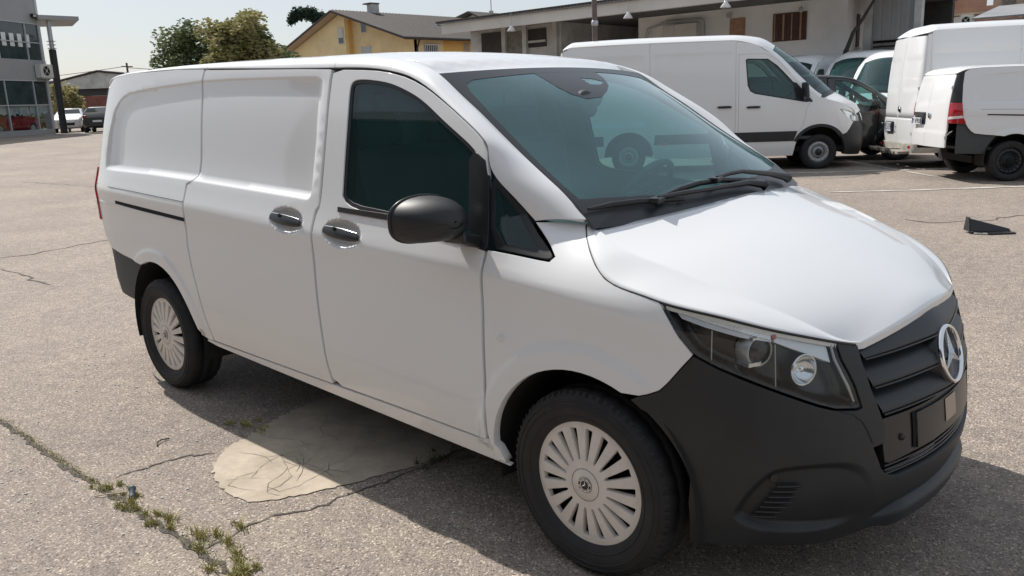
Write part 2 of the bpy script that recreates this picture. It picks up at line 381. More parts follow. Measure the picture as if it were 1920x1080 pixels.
# lower edge of roof rail (ditch), from rear centre forwards to the pillar base
_D=[(-5.0119,1.675),(-4.70,1.675),(-4.431,1.68),(-4.237,1.695),(-4.099,1.722),(-3.9,1.752),(-3.5,1.778),(-3.0,1.788),(-2.641,1.786),(-2.045,1.774),(-1.49,1.765),(-1.215,1.757),(-1.097,1.744),(-.978,1.721),(-.863,1.679),(-.749,1.625),(-.638,1.567),(-.533,1.507),(-.492,1.470),(-.474,1.410),(-.383,1.31),(-.276,1.215)]
_DP=[skirt(t,z) for t,z in _D]
_U=[]
for (t,z),p in zip(_D,_DP):
    if t<-4.05:   # around the rear corner
        e=1e-3; dx=PX(t+e)-PX(t-e); dw=PW(t+e)-PW(t-e); l=math.hypot(dx,dw); nx=-dw/l; nw=dx/l
        x=p[0]-.16*nx; w=max(0,p[1]-.10*nw); _U.append((x,w,roofz(x,w)))
    elif t<-1.05:
        x=p[0]+(.0 if t<-1.3 else -.03); w=p[1]-.10; _U.append((x,w,roofz(x,w)))
    else: _U.append(None)
_k=_U.index(None)
_L2=chord3(_DP[_k-1:]); _n=len(_DP)-_k
_WE=chord3([(-1.155,.665,roofz(-1.155,.665)),(-.99,.680,1.793)]+[(x,w+.006,z+.002) for x,w,z in _W[::-1]])
for i in range(_n): _U[_k+i]=_WE((i+1)/_n)
RL=chord3(_DP)
_dd=[0.0]
for a,b in zip(_DP,_DP[1:]): _dd.append(_dd[-1]+math.dist(a,b))
_uu=[x/_dd[-1] for x in _dd]; _us=[Spl(_uu,[p[k] for p in _U]) for k in range(3)]
RU=lambda s:(_us[0](s),_us[1](s),_us[2](s))
S_PILLAR=_uu[_k]; S_DOOR=_uu[10]; S_QTR=_uu[8]; S_CORNER=_uu[4]
def rail(s,v):
    L=RL(s); U=RU(s); f=sst((s-S_PILLAR+.03)/.10)
    b=.42 if f<1 else .42
    # control point: roof -> rounded corner ; pillar -> gentle bulge
    mx=(L[0]+U[0])/2; 
    M0=(L[0]*.6+U[0]*.4, L[1]*.88+U[1]*.12, U[2]*.92+L[2]*.08)
    M1=(mx+.030,(L[1]+U[1])/2+.022,(L[2]+U[2])/2+.016)
    M=[M0[k]*(1-f)+M1[k]*f for k in range(3)]
    a=(1-v)**2; c=v*v; m=2*v*(1-v)
    return tuple(a*L[k]+m*M[k]+c*U[k] for k in range(3))
# ================================================================ ground (rises a little towards the far left buildings)
def GZ(x,y):
    dx=x-1.6486; dy=y+3.0102; l=-(dx*.7274+dy*.6862); d=-dx*.6862+dy*.7274
    return .64*sst((d-14)/34)*sst((l+2)/22)
def _axis(a,b,fine): 
    out=[]; x=a
    while x<b: out.append(x); x+=max(fine,abs(x)*.09)
    return out+[b]
_xs=sorted(set([-v for v in _axis(0,1600,1.5)]+_axis(0,1600,1.5))); _ys=_xs
_g=MB(); _g.add([(x,y,GZ(x,y)) for y in _ys for x in _xs],[(j*len(_xs)+i,j*len(_xs)+i+1,(j+1)*len(_xs)+i+1,(j+1)*len(_xs)+i) for j in range(len(_ys)-1) for i in range(len(_xs)-1)],True)
tag(_g.build('ground',M['asphalt'],fix=False),kind='structure')
# ================================================================ the mid-size cargo van
def S(t,zb,d=0.0):
    """skin of the van, carried past the middle of nose and tail onto the other side"""
    if t>TF: x,w,z=skirt(2*TF-t,zb,d); return (x,-w,z)
    if t<T_REAR: x,w,z=skirt(2*T_REAR-t,zb,d); return (x,-w,z)
    return skirt(t,zb,d)
_RC=[(-3.861,1.186),(-3.851,1.397),(-3.80,1.561),(-3.698,1.638),(-3.582,1.666),(-3.174,1.699),(-2.674,1.726),(-2.345,1.733),(-1.807,1.733),(-1.566,1.730),(-1.556,1.669),(-1.547,1.443),(-1.541,1.186),(-2.049,1.192),(-2.621,1.198),(-3.171,1.198)]
RECESS=smoothpoly(resample(_RC,.10),2)
FOG=[(.514,.359),(.554,.448),(.62,.527),(.666,.549),(.771,.556),(.893,.549),(.97,.50),(1.02,.40),(1.03,.32),(.826,.300),(.596,.318)]
FOG=smoothpoly(resample(FOG,.09),2)
DISH=[(-1.280,1.072,.132,.058),(-1.709,1.088,.133,.057)]
FA=(.006,.335); RA=(-3.155,.27)
def disp(t,zb):
    d=0.0
    if -3.9<t<-1.5 and 1.15<zb<1.76 and inpoly(t,zb,RECESS):
        r=sdist(t,zb,RECESS); k=sst((1.30-zb)/.08)
        top=1.733-.11*sst((-3.3-t)/.55)-.03*sst((-2.3-t)/.8)-zb      # sloping band under the upper lip
        lef=(t+3.86-.10*sst((zb-1.4)/.25))                              # and along the rear edge
        dp_=.036-.020*sst((zb-1.2)/.5); d-=dp_*sst(r/.016)*(1-k)*(.45+.55*min(sst(top/.085),sst(lef/.17)))+dp_*sst(r/.040)*k*(.45+.55*sst(lef/.17))
    for cx,cz,a,b in DISH:
        q=((t-cx)/a)**2+((zb-cz)/b)**2
        if q<1: d-=.044*(1-q)**.6
    if -.60<t<.25 and zb>.36:
        r=math.hypot(t-FA[0],zb-FA[1]); d+=.010*(1-sst((r-.478)/.040))
    if -3.75<t<-2.55 and zb>.36:
        r=math.hypot(t-RA[0],zb-RA[1]); d+=.009*(1-sst((r-.476)/.040))
    if .5<t<1.05 and .28<zb<.57 and inpoly(t,zb,FOG):
        r=sdist(t,zb,FOG); d-=.034*sst(r/.035)*sst((1.02-t)/.25)
    return d
def skin(side,d=0.0,dp=True):
    def f(t,zb):
        x,w,z=S(t,zb,d+(disp(t,zb) if dp else 0)); return (x,-w*side,z)
    return f
FEATURE=[(-3.84+.03*i,1.68-.02*j) for i in range(75) for j in range(6)]+[(-3.84+.025*i,1.2+.04*j) for i in range(10) for j in range(11)]+resample(RECESS,.016)+resample(inset(RECESS,.005),.016)+resample(inset(RECESS,.010),.016)+resample(inset(RECESS,.016),.02)+resample(inset(RECESS,.042),.03)+resample(inset(RECESS,-.004),.02)
for cx,cz,a,b in DISH:
    for k in (1.22,1.10,1.055,1.0,.955,.88,.75,.5,.25): FEATURE+=ellp(cx,cz,a*k,b*k,30)
for r in (.480,.492,.502,.512): FEATURE+=arc(*FA,r,-5,185,60)+arc(*RA,r,-5,185,60)
for k in (.0,.012,.024,.036): FEATURE+=resample(inset(FOG,k) if k else FOG,.03)
FRONT_DOOR=[(-1.492,1.758),(-1.213,1.750),(-1.095,1.737),(-.974,1.714),(-.858,1.673),(-.745,1.619),(-.633,1.560),(-.529,1.500),(-.493,1.460),(-.478,1.407),(-.464,1.346),(-.434,1.133),(-.441,1.11),(-.445,1.035),(-.447,.963),(-.447,.789),(-.447,.562),(-.452,.416),(-.450,.373),(-.646,.371),(-.906,.368),(-1.196,.362),(-1.446,.355),(-1.466,.465),(-1.470,.553),(-1.484,.74),(-1.494,.919),(-1.492,1.087),(-1.482,1.150),(-1.464,1.172),(-1.470,1.325),(-1.476,1.462),(-1.496,1.70)]
_WN=[(-1.312,1.184),(-1.324,1.304),(-1.340,1.526),(-1.358,1.672),(-1.350,1.700),(-1.322,1.713),(-1.25,1.714),(-1.106,1.701),(-.988,1.671),(-.873,1.630),(-.733,1.552),(-.623,1.496),(-.561,1.462),(-.502,1.415),(-.486,1.345),(-.452,1.128),(-.578,1.138),(-.758,1.154),(-.971,1.172)]
WIN=smoothpoly(_WN,2)
_QW=[(-.463,1.387),(-.382,1.304),(-.268,1.19),(-.178,1.131),(-.156,1.115),(-.164,1.106),(-.204,1.106),(-.30,1.112),(-.424,1.120)]
QWIN=smoothpoly(_QW,1)
FENDER=[(-.425,1.108),(-.315,1.104),(-.2,1.098),(-.156,1.097),(-.141,1.115),(-.178,1.145),(-.272,1.213),(-.19,1.217),(-.098,1.216),(-.067,1.183),(-.022,1.144),(.027,1.105),(.079,1.073),(.125,1.058),(.218,1.043),(.285,1.030),(.324,.978),(.354,.931),(.400,.879),(.367,.839),(.325,.784),(.297,.753),(.258,.733),(.233,.726),(.172,.722)]+arc(*FA,.42,67,175,20)+[(-.376,.300),(-.419,.300),(-.438,.330),(-.434,.373),(-.438,.416),(-.433,.562),(-.433,.789),(-.433,.963),(-.430,1.035)]
SLIDE=[(-2.655,1.778),(-2.043,1.769),(-1.768,1.765),(-1.508,1.759),(-1.512,1.715),(-1.490,1.462),(-1.484,1.324),(-1.478,1.174),(-1.499,1.150),(-1.506,1.086),(-1.508,.918),(-1.498,.738),(-1.484,.55),(-1.480,.462),(-1.462,.351),(-1.751,.344),(-2.151,.334),(-2.590,.325),(-2.592,.36),(-2.617,.485),(-2.645,.603),(-2.682,.737),(-2.705,.85),(-2.706,.984),(-2.706,1.088),(-2.700,1.18),(-2.640,1.204),(-2.632,1.312),(-2.660,1.588),(-2.672,1.70)]
QUARTER=[(-2.671,1.780),(-2.688,1.70),(-2.676,1.588),(-2.648,1.312),(-2.655,1.207),(-2.715,1.184),(-2.721,1.088),(-2.721,.984),(-2.720,.85),(-2.697,.734),(-2.660,.6),(-2.633,.481),(-2.607,.36),(-2.606,.322),(-2.660,.318),(-2.715,.33)]+arc(*RA,.427,8,108,20)+[(-3.345,.656),(-3.449,.668),(-3.626,.68),(-3.804,.70),(-3.863,.737),(-3.911,.79),(-3.96,.87),(-4.0,.96),(-4.03,1.2),(-4.035,1.5),(-4.01,1.698),(-3.9,1.750),(-3.5,1.776),(-3.0,1.784)]
_rear_half=[(-3.911,.785),(-3.863,.732),(-3.804,.695),(-3.626,.675),(-3.449,.663),(-3.345,.650),(-3.335,.646)]+arc(*RA,.427,116,174,12)+[(-3.582,.28),(-3.75,.285),(-3.9,.29),(-4.05,.285),(-4.3,.27),(-4.7,.262)]
REAR_BUMPER=[(-4.262,.835),(-3.985,.835)]+_rear_half+[(T_REAR,.26)]+[(2*T_REAR-t,z) for t,z in reversed(_rear_half)]+[(2*T_REAR+3.985,.835),(2*T_REAR+4.262,.835),(2*T_REAR+4.272,.43),(-4.272,.43)]
SILL=[(-2.598,.312),(-2.151,.322),(-1.751,.332),(-1.455,.341),(-1.196,.350),(-.906,.357),(-.646,.361),(-.446,.363),(-.444,.327),(-.424,.296),(-.36,.288),(-.575,.288),(-1.2,.288),(-2.0,.288),(-2.6,.29),(-2.70,.30),(-2.69,.310)]
_bump_half=[(.402,.875),(.474,.842),(.542,.816),(.625,.786),(.703,.757),(.784,.726),(.842,.708),(.928,.696),(.949,.700),(.932,.77),(.911,.818),(.893,.855),(.886,.888),(.884,.905),(.974,.884),(.977,.836),(.997,.748),(1.031,.654),(1.040,.628),(1.036,.572),(.985,.568),(1.02,.49),(1.05,.461),(1.095,.447),(1.277,.445)]
_bump_low=[(1.35,.225),(1.1,.232),(.84,.246),(.61,.262),(.511,.25),(.395,.25)]+arc(*FA,.392,-8,8,3)+arc(*FA,.42,20,62,10)+[(.233,.722),(.258,.729),(.297,.748),(.326,.780),(.369,.836)]
_mir=lambda p:[(2*TF-t,z) for t,z in reversed(p)]
BUMPER=_bump_half+[(TF,.443)]+_mir(_bump_half)+_mir(_bump_low)+[(TF,.222)]+_bump_low
HEADLIGHT=[(.290,1.028),(.467,1.000),(.627,.964),(.759,.935),(.879,.906),(.878,.889),(.885,.855),(.903,.818),(.924,.771),(.941,.712),(.938,.704),(.924,.702),(.842,.713),(.784,.732),(.703,.763),(.625,.792),(.542,.823),(.473,.848),(.406,.880),(.358,.932),(.328,.978)]
DRL=[(.334,1.012),(.469,.984),(.640,.950),(.642,.924),(.548,.938),(.432,.966),(.360,.986)]
TURN=[(.648,.951),(.846,.910),(.856,.846),(.776,.877),(.653,.922)]

def wheel(parent,x,y,z,side,kind,r=.338):
    mb=MB(); prof=[(.222,.085),(.236,.100),(.262,.112),(.295,.112),(.318,.104),(r-.006,.088),(r,.078),(r,.034),(r-.008,.031),(r-.008,.024),(r,.021),(r,-.021),(r-.008,-.024),(r-.008,-.031),(r,-.034),(r,-.078),(r-.008,-.09),(.30,-.11),(.24,-.10),(.222,-.085)]
    k=r/.338; prof=[((a if a<.3 else a),b) for a,b in prof]
    n=96; vs=[]; 
    for rr,h in prof:
        for i in range(n):
            a=2*math.pi*i/n; q=rr-(.005 if (i%3==0 and rr>.32 and abs(h)>.03) else 0)
            vs.append((q*math.cos(a),-h*side,q*math.sin(a)))
    mb.add(vs,[(i*n+j,i*n+(j+1)%n,(i+1)*n+(j+1)%n,(i+1)*n+j) for i in range(len(prof)-1) for j in range(n)],True)
    for rr,hh in ((.250,.107),(.286,.1135),(.305,.111)): mb.lathe([(rr-.003,hh-.002),(rr-.0015,hh+.0022),(rr+.0015,hh+.0022),(rr+.003,hh-.002)],(0,0,0),(0,-side,0),72)
    for k in range(72):
        a=2*math.pi*k/72; c=(math.cos(a),math.sin(a)); t=(-c[1],c[0])
        mb.add([(c[0]*q+t[0]*o,-side*h,c[1]*q+t[1]*o) for q,h,o in ((r-.022,.1055,-.006),(r-.022,.1055,.006),(r-.003,.091,.006),(r-.003,.091,-.006))],[(0,1,2,3)])
    w=mb.build('wheel',M['rubber'],parent,fix=False); w.location=(x,y,z)
    back=MB().lathe([(.0,.02),(.10,.02),(.12,.035),(.20,.030),(.225,.06),(.232,.085)],(0,0,0),(0,-side,0),48)
    if kind=='cap':
        back.build('rim',M['void'],w)
        Y0=.094
        def f(u,v):
            q=math.hypot(u,v)/.234; return (u,-side*(Y0+.006-.016*q*q+(.006 if q<.25 else 0)*0),v)
        holes=[]
        for i in range(18):
            a=2*math.pi*(i+.35)/18
            def P(rr,o): return (rr*math.cos(a)-o*math.sin(a),rr*math.sin(a)+o*math.cos(a))
            holes.append([P(.088,-.004),P(.095,-.0075),P(.150,-.0125),P(.196,-.0165),P(.202,-.013),P(.205,.013),P(.200,.0175),P(.150,.0115),P(.095,.0065),P(.088,.003)])
        panel('hubcap',M['alloy'],f,[(.234*math.cos(2*math.pi*i/72),.234*math.sin(2*math.pi*i/72)) for i in range(72)],holes,step=.03,bstep=.014,rim=.022,parent=w,flip=side<0,edge=.002)
        MB().lathe([(.0,.0),(.055,-.001),(.0575,-.003)],(0,-side*(Y0+.0075),0),(0,-side,0),48).build('hubcap_centre',M['alloy'],w)
        MB().lathe([(.0575,.001),(.0590,.001)],(0,-side*(Y0+.0050),0),(0,-side,0),48).build('hubcap_groove',M['seal'],w)
        MB().lathe([(.0,.0),(.029,.0),(.0305,-.002)],(0,-side*(Y0+.0090),0),(0,-side,0),36).build('emblem_disc',M['seal'],w)
        e=MB(); yy=-side*(Y0+.0098)
        for r0,r1 in ((.0275,.0295),(.0165,.0185)): e.lathe([(r0,0),((r0+r1)/2,.0012),(r1,0)],(0,yy,0),(0,-side,0),36)
        for k3 in range(3):
            a=math.pi/2+2*math.pi*k3/3; c=(math.cos(a),math.sin(a)); t=(-c[1],c[0])
            e.add([(0,yy-side*.002,0),(t[0]*.0035,yy,t[1]*.0035),(c[0]*.017,yy,c[1]*.017),(-t[0]*.0035,yy,-t[1]*.0035)],[(0,1,2),(0,2,3)])
        for i in range(26):
            a=2*math.pi*i/26
            if i%13 in (0,12): continue
            c=(math.cos(a),math.sin(a)); t=(-c[1],c[0]); ww=.0012+.0009*((i*7)%3)/2
            e.add([(c[0]*q+t[0]*s_*ww,yy,c[1]*q+t[1]*s_*ww) for q,s_ in ((.0205,-1),(.0205,1),(.0255,1),(.0255,-1))],[(0,1,2,3)])
        e.build('emblem_ring_and_star',M['chrome'],w)
    else:
        mt=M['steel'] if kind=='steel' else M['plastic_s']
        def f(u,v):
            q=math.hypot(u,v); h=.075 if q<.07 else .075-.045*sst((q-.07)/.05)+.045*sst((q-.125)/.045)-.02*sst((q-.19)/.04); return (u,-side*h,v)
        holes=[]
        for i in range(16):
            a=2*math.pi*i/16; holes.append([(.170*math.cos(a)+.011*math.cos(b)*1.2,.170*math.sin(a)+.011*math.sin(b)*1.2) for b in [2*math.pi*k/10 for k in range(10)]])
        back.build('rim_well',M['void'],w)
        panel('rim',mt,f,[(.228*math.cos(2*math.pi*i/60),.228*math.sin(2*math.pi*i/60)) for i in range(60)],holes,step=.022,bstep=.014,rim=.02,parent=w,flip=side<0)
        MB().lathe([(0,.03),(.066,.03),(.072,.02),(.074,0)],(0,-side*.058,0),(0,-side,0),32).build('hub_cover',M['plastic_s'] if kind=='steel' else M['void'],w)
    return w

def build_van(root):
    W_=M['white']
    for side in (1,-1):
        fl=side<0
        fd=panel('front_door',W_,skin(side),smoothpoly(FRONT_DOOR,1),[inset(WIN,0)],FEATURE,parent=root,flip=fl,gap=.0030,rim=.02,hrim=.012)
        panel('window_seal',M['seal'],skin(side,-.006,False),inset(WIN,.0005),[inset(WIN,.017)],step=.05,parent=fd,flip=fl,rim=.006,bstep=.03)
        panel('window',M['glass_side'],skin(side,-.011,False),inset(WIN,.010),step=.08,bstep=.04,parent=fd,flip=fl,rim=0)
        panel('belt_moulding',M['trim'],skin(side,.006,False),[(-1.330,1.182),(-.96,1.182),(-.60,1.150),(-.60,1.130),(-.96,1.160),(-1.326,1.163)],step=.03,parent=fd,flip=fl,rim=.012)
        panel('mirror_base',M['plastic_s'],skin(side,.004,False),[(-.570,1.418),(-.545,1.447),(-.49,1.418),(-.461,1.34),(-.430,1.128),(-.440,1.106),(-.52,1.118),(-.543,1.24)],step=.04,parent=fd,flip=fl,rim=.02)
        # exterior handle : bow standing over its dish
        for pr,(cx,cz,a,b) in ((fd,DISH[0]),(None,DISH[1])):
            if pr is None:
                sd=panel('sliding_door',W_,skin(side),SLIDE,(),FEATURE,parent=root,flip=fl,gap=.0030,rim=.02); pr=sd
            def hf(u,v,cx=cx,cz=cz,side=side):
                d=.013+.004*math.sin(math.pi*(u+1)/2)-.004*v*v
                x,w,z=S(cx+u*.122,cz+.004+v*.0215*(1-.25*u*u)-.005*u,d); return (x,-w*side,z)
            panel('door_handle',M['plastic_s'],hf,ellp(0,0,1,1,36,5),step=.16,bstep=.12,parent=pr,flip=fl,rim=.012,edge=.003)
            MB().tube([hf(u,1.0) for u in [-.92+.184*k for k in range(11)]],.0022,6).build('handle_edge',M['silver'],pr)
            hx=hf(-.3,.0); MB().tube([(hx[0],hx[1]+side*.012,hx[2]+.017),(hx[0],hx[1]-side*.001,hx[2]+.017)],.008,10).build('lock_button',M['seal'],pr)
        panel('quarter_window_frame',M['seal'],skin(side,-.004,False),QWIN,[smoothpoly([(-.446,1.345),(-.375,1.275),(-.275,1.172),(-.215,1.128),(-.225,1.124),(-.41,1.137)],1)],step=.04,bstep=.015,parent=root,flip=fl,rim=.01)
        panel('quarter_window',M['glass_side'],skin(side,-.008,False),inset(QWIN,.008),step=.06,parent=root,flip=fl,rim=0)
        fe=panel('fender',W_,skin(side),FENDER,(),FEATURE,step=.03,parent=root,flip=fl,gap=.0015,rim=.035)
        bx,bw,bz=S(-.352,.803); MB().lathe([(0,.006),(.014,.005),(.019,0)],(bx,-bw*side,bz),(0,-side,0),20).build('side_marker',M['white_lens'],fe)
        q=panel('rear_quarter',W_,skin(side),QUARTER,(),FEATURE,parent=root,flip=fl,gap=.0015,rim=.03)
        panel('sliding_rail_slot',M['void'],skin(side,.0012,False),[(-3.634,1.018),(-3.284,1.013),(-2.712,1.002),(-2.714,.981),(-3.294,.990),(-3.640,.998)],step=.05,parent=q,flip=fl,rim=.0)
        panel('rail_lip',W_,skin(side,.004,False),[(-3.95,.992),(-3.29,.986),(-2.716,.976),(-2.716,.968),(-3.29,.979),(-3.95,.985)],step=.05,parent=q,flip=fl,rim=.003)
        MB().tube([skin(side,.0006)(t,z) for t,z in [(-3.98,1.094),(-3.7,1.094),(-3.4,1.095),(-3.1,1.092),(-2.72,1.089)]],.0022,5).build('seam',M['seal'],q)
        panel('sill',W_,skin(side,-.004),SILL,step=.05,bstep=.03,parent=root,flip=fl,gap=.001,rim=.02)
        # tail light with black corner strip
        tl=panel('corner_trim',M['plastic_s'],skin(side,-.002),[(-4.030,1.2),(-4.037,1.5),(-4.012,1.687),(-4.10,1.705),(-4.245,1.69),(-4.252,1.2)],step=.05,parent=root,flip=fl,gap=.002)
        lg=panel('tail_light',M['red_lens'],skin(side,.010),[(-4.03,1.196),(-4.0,.96),(-3.955,.865),(-4.245,.865),(-4.252,1.196)],step=.04,parent=root,flip=fl,gap=.003,rim=.03,edge=.006)
        panel('reversing_lens',M['white_lens'],skin(side,.013),[(-4.02,.99),(-3.995,.955),(-4.245,.925),(-4.245,.965)],step=.04,parent=lg,flip=fl,rim=.005)
        # rear door
        D=[(-4.268,.45),(-4.268,1.655),(-4.34,1.668),(-4.7,1.668),(T_REAR+.003,1.668),(T_REAR+.003,.445)]
        REC=[(-4.37,1.20),(-4.41,1.56),(-4.47,1.60),(-4.90,1.60),(-4.93,1.57),(-4.93,1.20)]
        def rd(t,zb,side=side):
            d=0
            if inpoly(t,zb,REC): d-=.014*sst(sdist(t,zb,REC)/.03)
            if zb<.72: d+=.012*sst((.72-zb)/.02)
            x,w,z=S(t,zb,d); return (x,-w*side,z)
        rdo=panel('rear_door',W_,rd,D,(),resample(REC,.03)+resample(inset(REC,.03),.03)+[(-4.28-.03*k,z) for k in range(24) for z in (.70,.72)],parent=root,flip=fl,gap=.003,rim=.03)
        for zz in (.62,1.45): 
            h=S(-4.262,zz,.010); box('hinge',(h[0],-h[1]*side,h[2]),(.03,.045,.055),M['steel'],rdo,bevel=.006)
        if side>0: 
            h=S(-4.90,.98,.012); MB().lathe([(.0,.012),(.045,.010),(.055,0)],(h[0],-h[1],h[2]),(-1,0,0),24).build('rear_handle',M['chrome'],rdo)
        else:
            for nm,mt,t0,t1,z0,z1,d in (('plate_lamp_bar',M['plastic_s'],-4.42,-4.93,.97,1.03,.03),('plate_holder',M['plastic_s'],-4.41,-4.95,.82,.965,.008)):
                panel(nm,mt,skin(side,d,False),[(t0,z0),(t0,z1),(t1,z1),(t1,z0)],step=.1,bstep=.1,parent=rdo,flip=fl,rim=.03 if d>.02 else .008)
        # headlight
        bowl=lambda t,zb,side=side:(lambda p:(p[0],-p[1]*side,p[2]))(S(t,zb,-.004-.060*sst(sdist(t,zb,HEADLIGHT)/.03)))
        hl=panel('headlight',M['lamp_bowl'],bowl,HEADLIGHT,(),resample(inset(HEADLIGHT,.015),.02)+resample(inset(HEADLIGHT,.03),.02),step=.03,parent=root,flip=fl,gap=.002,rim=0)
        panel('lens',M['lens'],skin(side,.001,False),HEADLIGHT,step=.03,parent=hl,flip=fl,gap=.0035,rim=.006)
        dr=panel('daytime_light',M['lamp_rib'],skin(side,-.016,False),DRL,step=.03,parent=hl,flip=fl,rim=.02)
        rb=MB()
        for k in range(5):
            a=.12+.19*k; rb.tube([skin(side,-.0135,False)(.345+(.645-.345)*q,(1.012-.062*q)*(1-a)+a*(1.005-.02*q*0-.078*q)) for q in (0.03,.25,.5,.75,.98)],.0030,5)
        rb.build('light_rib',M['silver'],hl)
        panel('turn_signal',M['lamp_rib'],skin(side,-.018,False),TURN,step=.03,parent=hl,flip=fl,rim=.02)
        px_=skin(side,-.010,False)(.648,.940); MB().lathe([(0,.005),(.006,.004),(.009,0)],px_,Vector((.55,-.83*side,.1)),14).build('amber_bulb',mat('faded_red',(.55,.16,.15),.4) if side>0 else M['amber'],hl)
        ax=Vector((.93,-.36*side,.02))
        c=Vector(skin(side,-.060,False)(.590,.890))
        pj=MB(); pj.lathe([(.052,-.02),(.050,.028),(.046,.034),(.042,.030)],c,ax,36); pj.build('projector_barrel',M['steel'],hl)
        MB().lathe([(.042,.028),(.036,.040),(.022,.050),(0,.054)],c,ax,36).build('projector_lens',M['glass_clear'],hl)
        MB().lathe([(.041,.006),(0,.004)],c,ax,30).build('projector_mask',M['lamp_bowl'],hl)
        MB().box(c+Vector((.0,-.028*side,-.035)),(.06,.05,.012),rz=-.35*side).box(c+Vector((.005,-.025*side,.045)),(.05,.03,.008),rz=-.35*side).build('projector_bracket',M['silver'],hl)
        c=Vector(skin(side,-.052,False)(.748,.830))
        MB().lathe([(.047,.026),(.044,.018),(.034,.004),(.018,-.008),(0,-.012)],c,ax,36).build('reflector',M['silver'],hl)
        MB().lathe([(.012,-.01),(.012,.016),(.008,.022),(0,.024)],c,ax,16).build('bulb_cap',M['chrome'],hl)
        MB().lathe([(.049,.022),(.050,.030),(.046,.028)],c,ax,36).build('reflector_ring',M['chrome'],hl)
        MB().tube([skin(side,-.010,False)(t,z) for t,z in [(.862,.898),(.868,.855),(.884,.818),(.905,.772),(.922,.722)]],[.004,.005,.005,.006,.004],6).build('edge_chrome',M['steel'],hl)
        for tt in (.455,.655):
            MB().tube([skin(side,-.018,False)(tt,z) for z in ((.955,.93,.90,.87,.852) if tt<.5 else (.915,.88,.84,.80,.782))],.0022,5).build('divider',M['steel'],hl)
        # door mirror
        mr=thing('door_mirror',None,None); mr.parent=root; del mr['label']; del mr['category']
        def mf(u,v,side=side):
            # u 0 (glass plane) .. 1 (front), v angle
            k=(1-u**2.4)**.5 if u<1 else 0.0
            a=2*math.pi*v; c,s_=math.cos(a),math.sin(a)
            e=.60+.40*u*u; ry=.107*math.copysign(abs(c)**e,c); rz=.088*math.copysign(abs(s_)**e,s_)
            if rz<0: rz*=.97
            if ry>0: rz*=(1-.32*(ry/.107)**1.6) if rz>0 else (1-.10*(ry/.107)**2)   # outboard end lower
            if ry<0 and rz>0: rz*=1-.10*(ry/.107)**2
            xx=-.615+.175*u-.03*(ry/.107)*k
            yy=-1.080-ry*k*1.06+.012*u; zz=1.243+rz*(k*.94+.06*0)-.004
            return (xx,yy*side,zz)
        n=48; us=[0,.12,.25,.38,.5,.62,.73,.82,.89,.94,.97,.985,.995,.9995]; mb=MB()
        mb.add([mf(u,k/n) for u in us for k in range(n)],[(i*n+k,i*n+(k+1)%n,(i+1)*n+(k+1)%n,(i+1)*n+k) for i in range(len(us)-1) for k in range(n)],True)
        mb.build('mirror_shell',M['plastic'],mr)
        mb=MB(); L2=[mf(u,.52+.46*k/20) for u in (0,.25,.5,.75,.9,.97) for k in range(21)]
        mb.add([(p[0]+.003,p[1],p[2]-.003) for p in L2 if True],[(i*21+k,i*21+k+1,(i+1)*21+k+1,(i+1)*21+k) for i in range(5) for k in range(20)],True); mb.build('mirror_underside',M['plastic'],mr)
        mb=MB(); mb.add([(lambda p:(p[0]-.004,p[1]*1.0,p[2]))(mf(0,k/n)) for k in range(n)],[tuple(range(n))]); mb.build('mirror_glass',M['chrome'],mr)
        mb=MB(); rim_=[Vector(mf(0,k/n)) for k in range(n)]; mb.tube(rim_+[rim_[0]],.0075,6,False); mb.build('mirror_rim',M['plastic_s'],mr)
        MB().tube([Vector(mf(u,.5+.30))+Vector((.002,0,.0)) if False else Vector((-.60+.165*q,(-1.198+.20*q*q+.0)*side if False else (-1.192+.19*q)*side,1.196-.0*q)) for q in (0,1)],.001,4).build('split_line',M['seal'],mr)
        ar=MB(); ar.hexa([(-.575,-1.02*side,1.150),(-.455,-1.02*side,1.150),(-.455,-.925*side,1.120),(-.575,-.93*side,1.122)],[(-.575,-1.02*side,1.200),(-.455,-1.02*side,1.196),(-.455,-.925*side,1.168),(-.575,-.93*side,1.170)]); ar.build('mirror_arm',M['plastic_s'],mr,bevel=.012)
        # wheel housings
        for cx,cz,rr in ((FA[0],.345,.425),(-3.17,.37,.45)):
            lm=MB(); n=24; vs=[]
            for w_ in (.55,.925):
                vs+=[(cx+rr*math.cos(math.pi*k/n*1.16-.25),-w_*side,cz+rr*math.sin(math.pi*k/n*1.16-.25)) for k in range(n+1)]
            lm.add(vs,[(k,k+1,n+2+k,n+1+k) for k in range(n)],True)
            lm.add([(cx,-.55*side,cz)]+vs[:n+1],[(0,k+1,k+2) for k in range(n)])
            lm.build('wheel_housing',M['liner'],root)
        # roof rail and windscreen pillar
        RG=lambda s,v,side=side:(lambda p:(p[0],-p[1]*side,p[2]))(rail(s,v))
        for nm,s0,s1 in (('roof_rail',0.0,S_QTR-.0006),('roof_side_rail',S_QTR+.0006,S_DOOR-.0006),('windscreen_pillar',S_DOOR+.0006,.9995)):
            panel(nm,W_,(lambda a,b,RG=RG:RG(a/5.2,b/.24)),[(s0*5.2,.006),(s1*5.2,.006),(s1*5.2,.236),(s0*5.2,.236)],step=.030,bstep=.02,parent=root,flip=fl,rim=.02,edge=.001)
        lm=MB(); lm.tube([(lambda p:(p[0],-(p[1]-.012)*side,p[2]-.004))(RL(S_QTR+(1-S_QTR)*k/60)) for k in range(61)],.0045,6); lm.build('roof_ditch',M['seal'],root)
        # dark inner lining, seen through the glass
        LIN=[(-4.1,.36),(-3.58,.36)]+arc(-3.155,.30,.46,165,15,14)+[(-2.66,.36),(-.45,.36)]+arc(.006,.33,.46,172,60,12)+[(.12,.95),(-.15,1.02),(-.47,1.09),(-.50,1.30),(-.62,1.42),(-.85,1.56),(-1.1,1.66),(-1.5,1.71),(-3.9,1.70),(-4.1,1.6)]
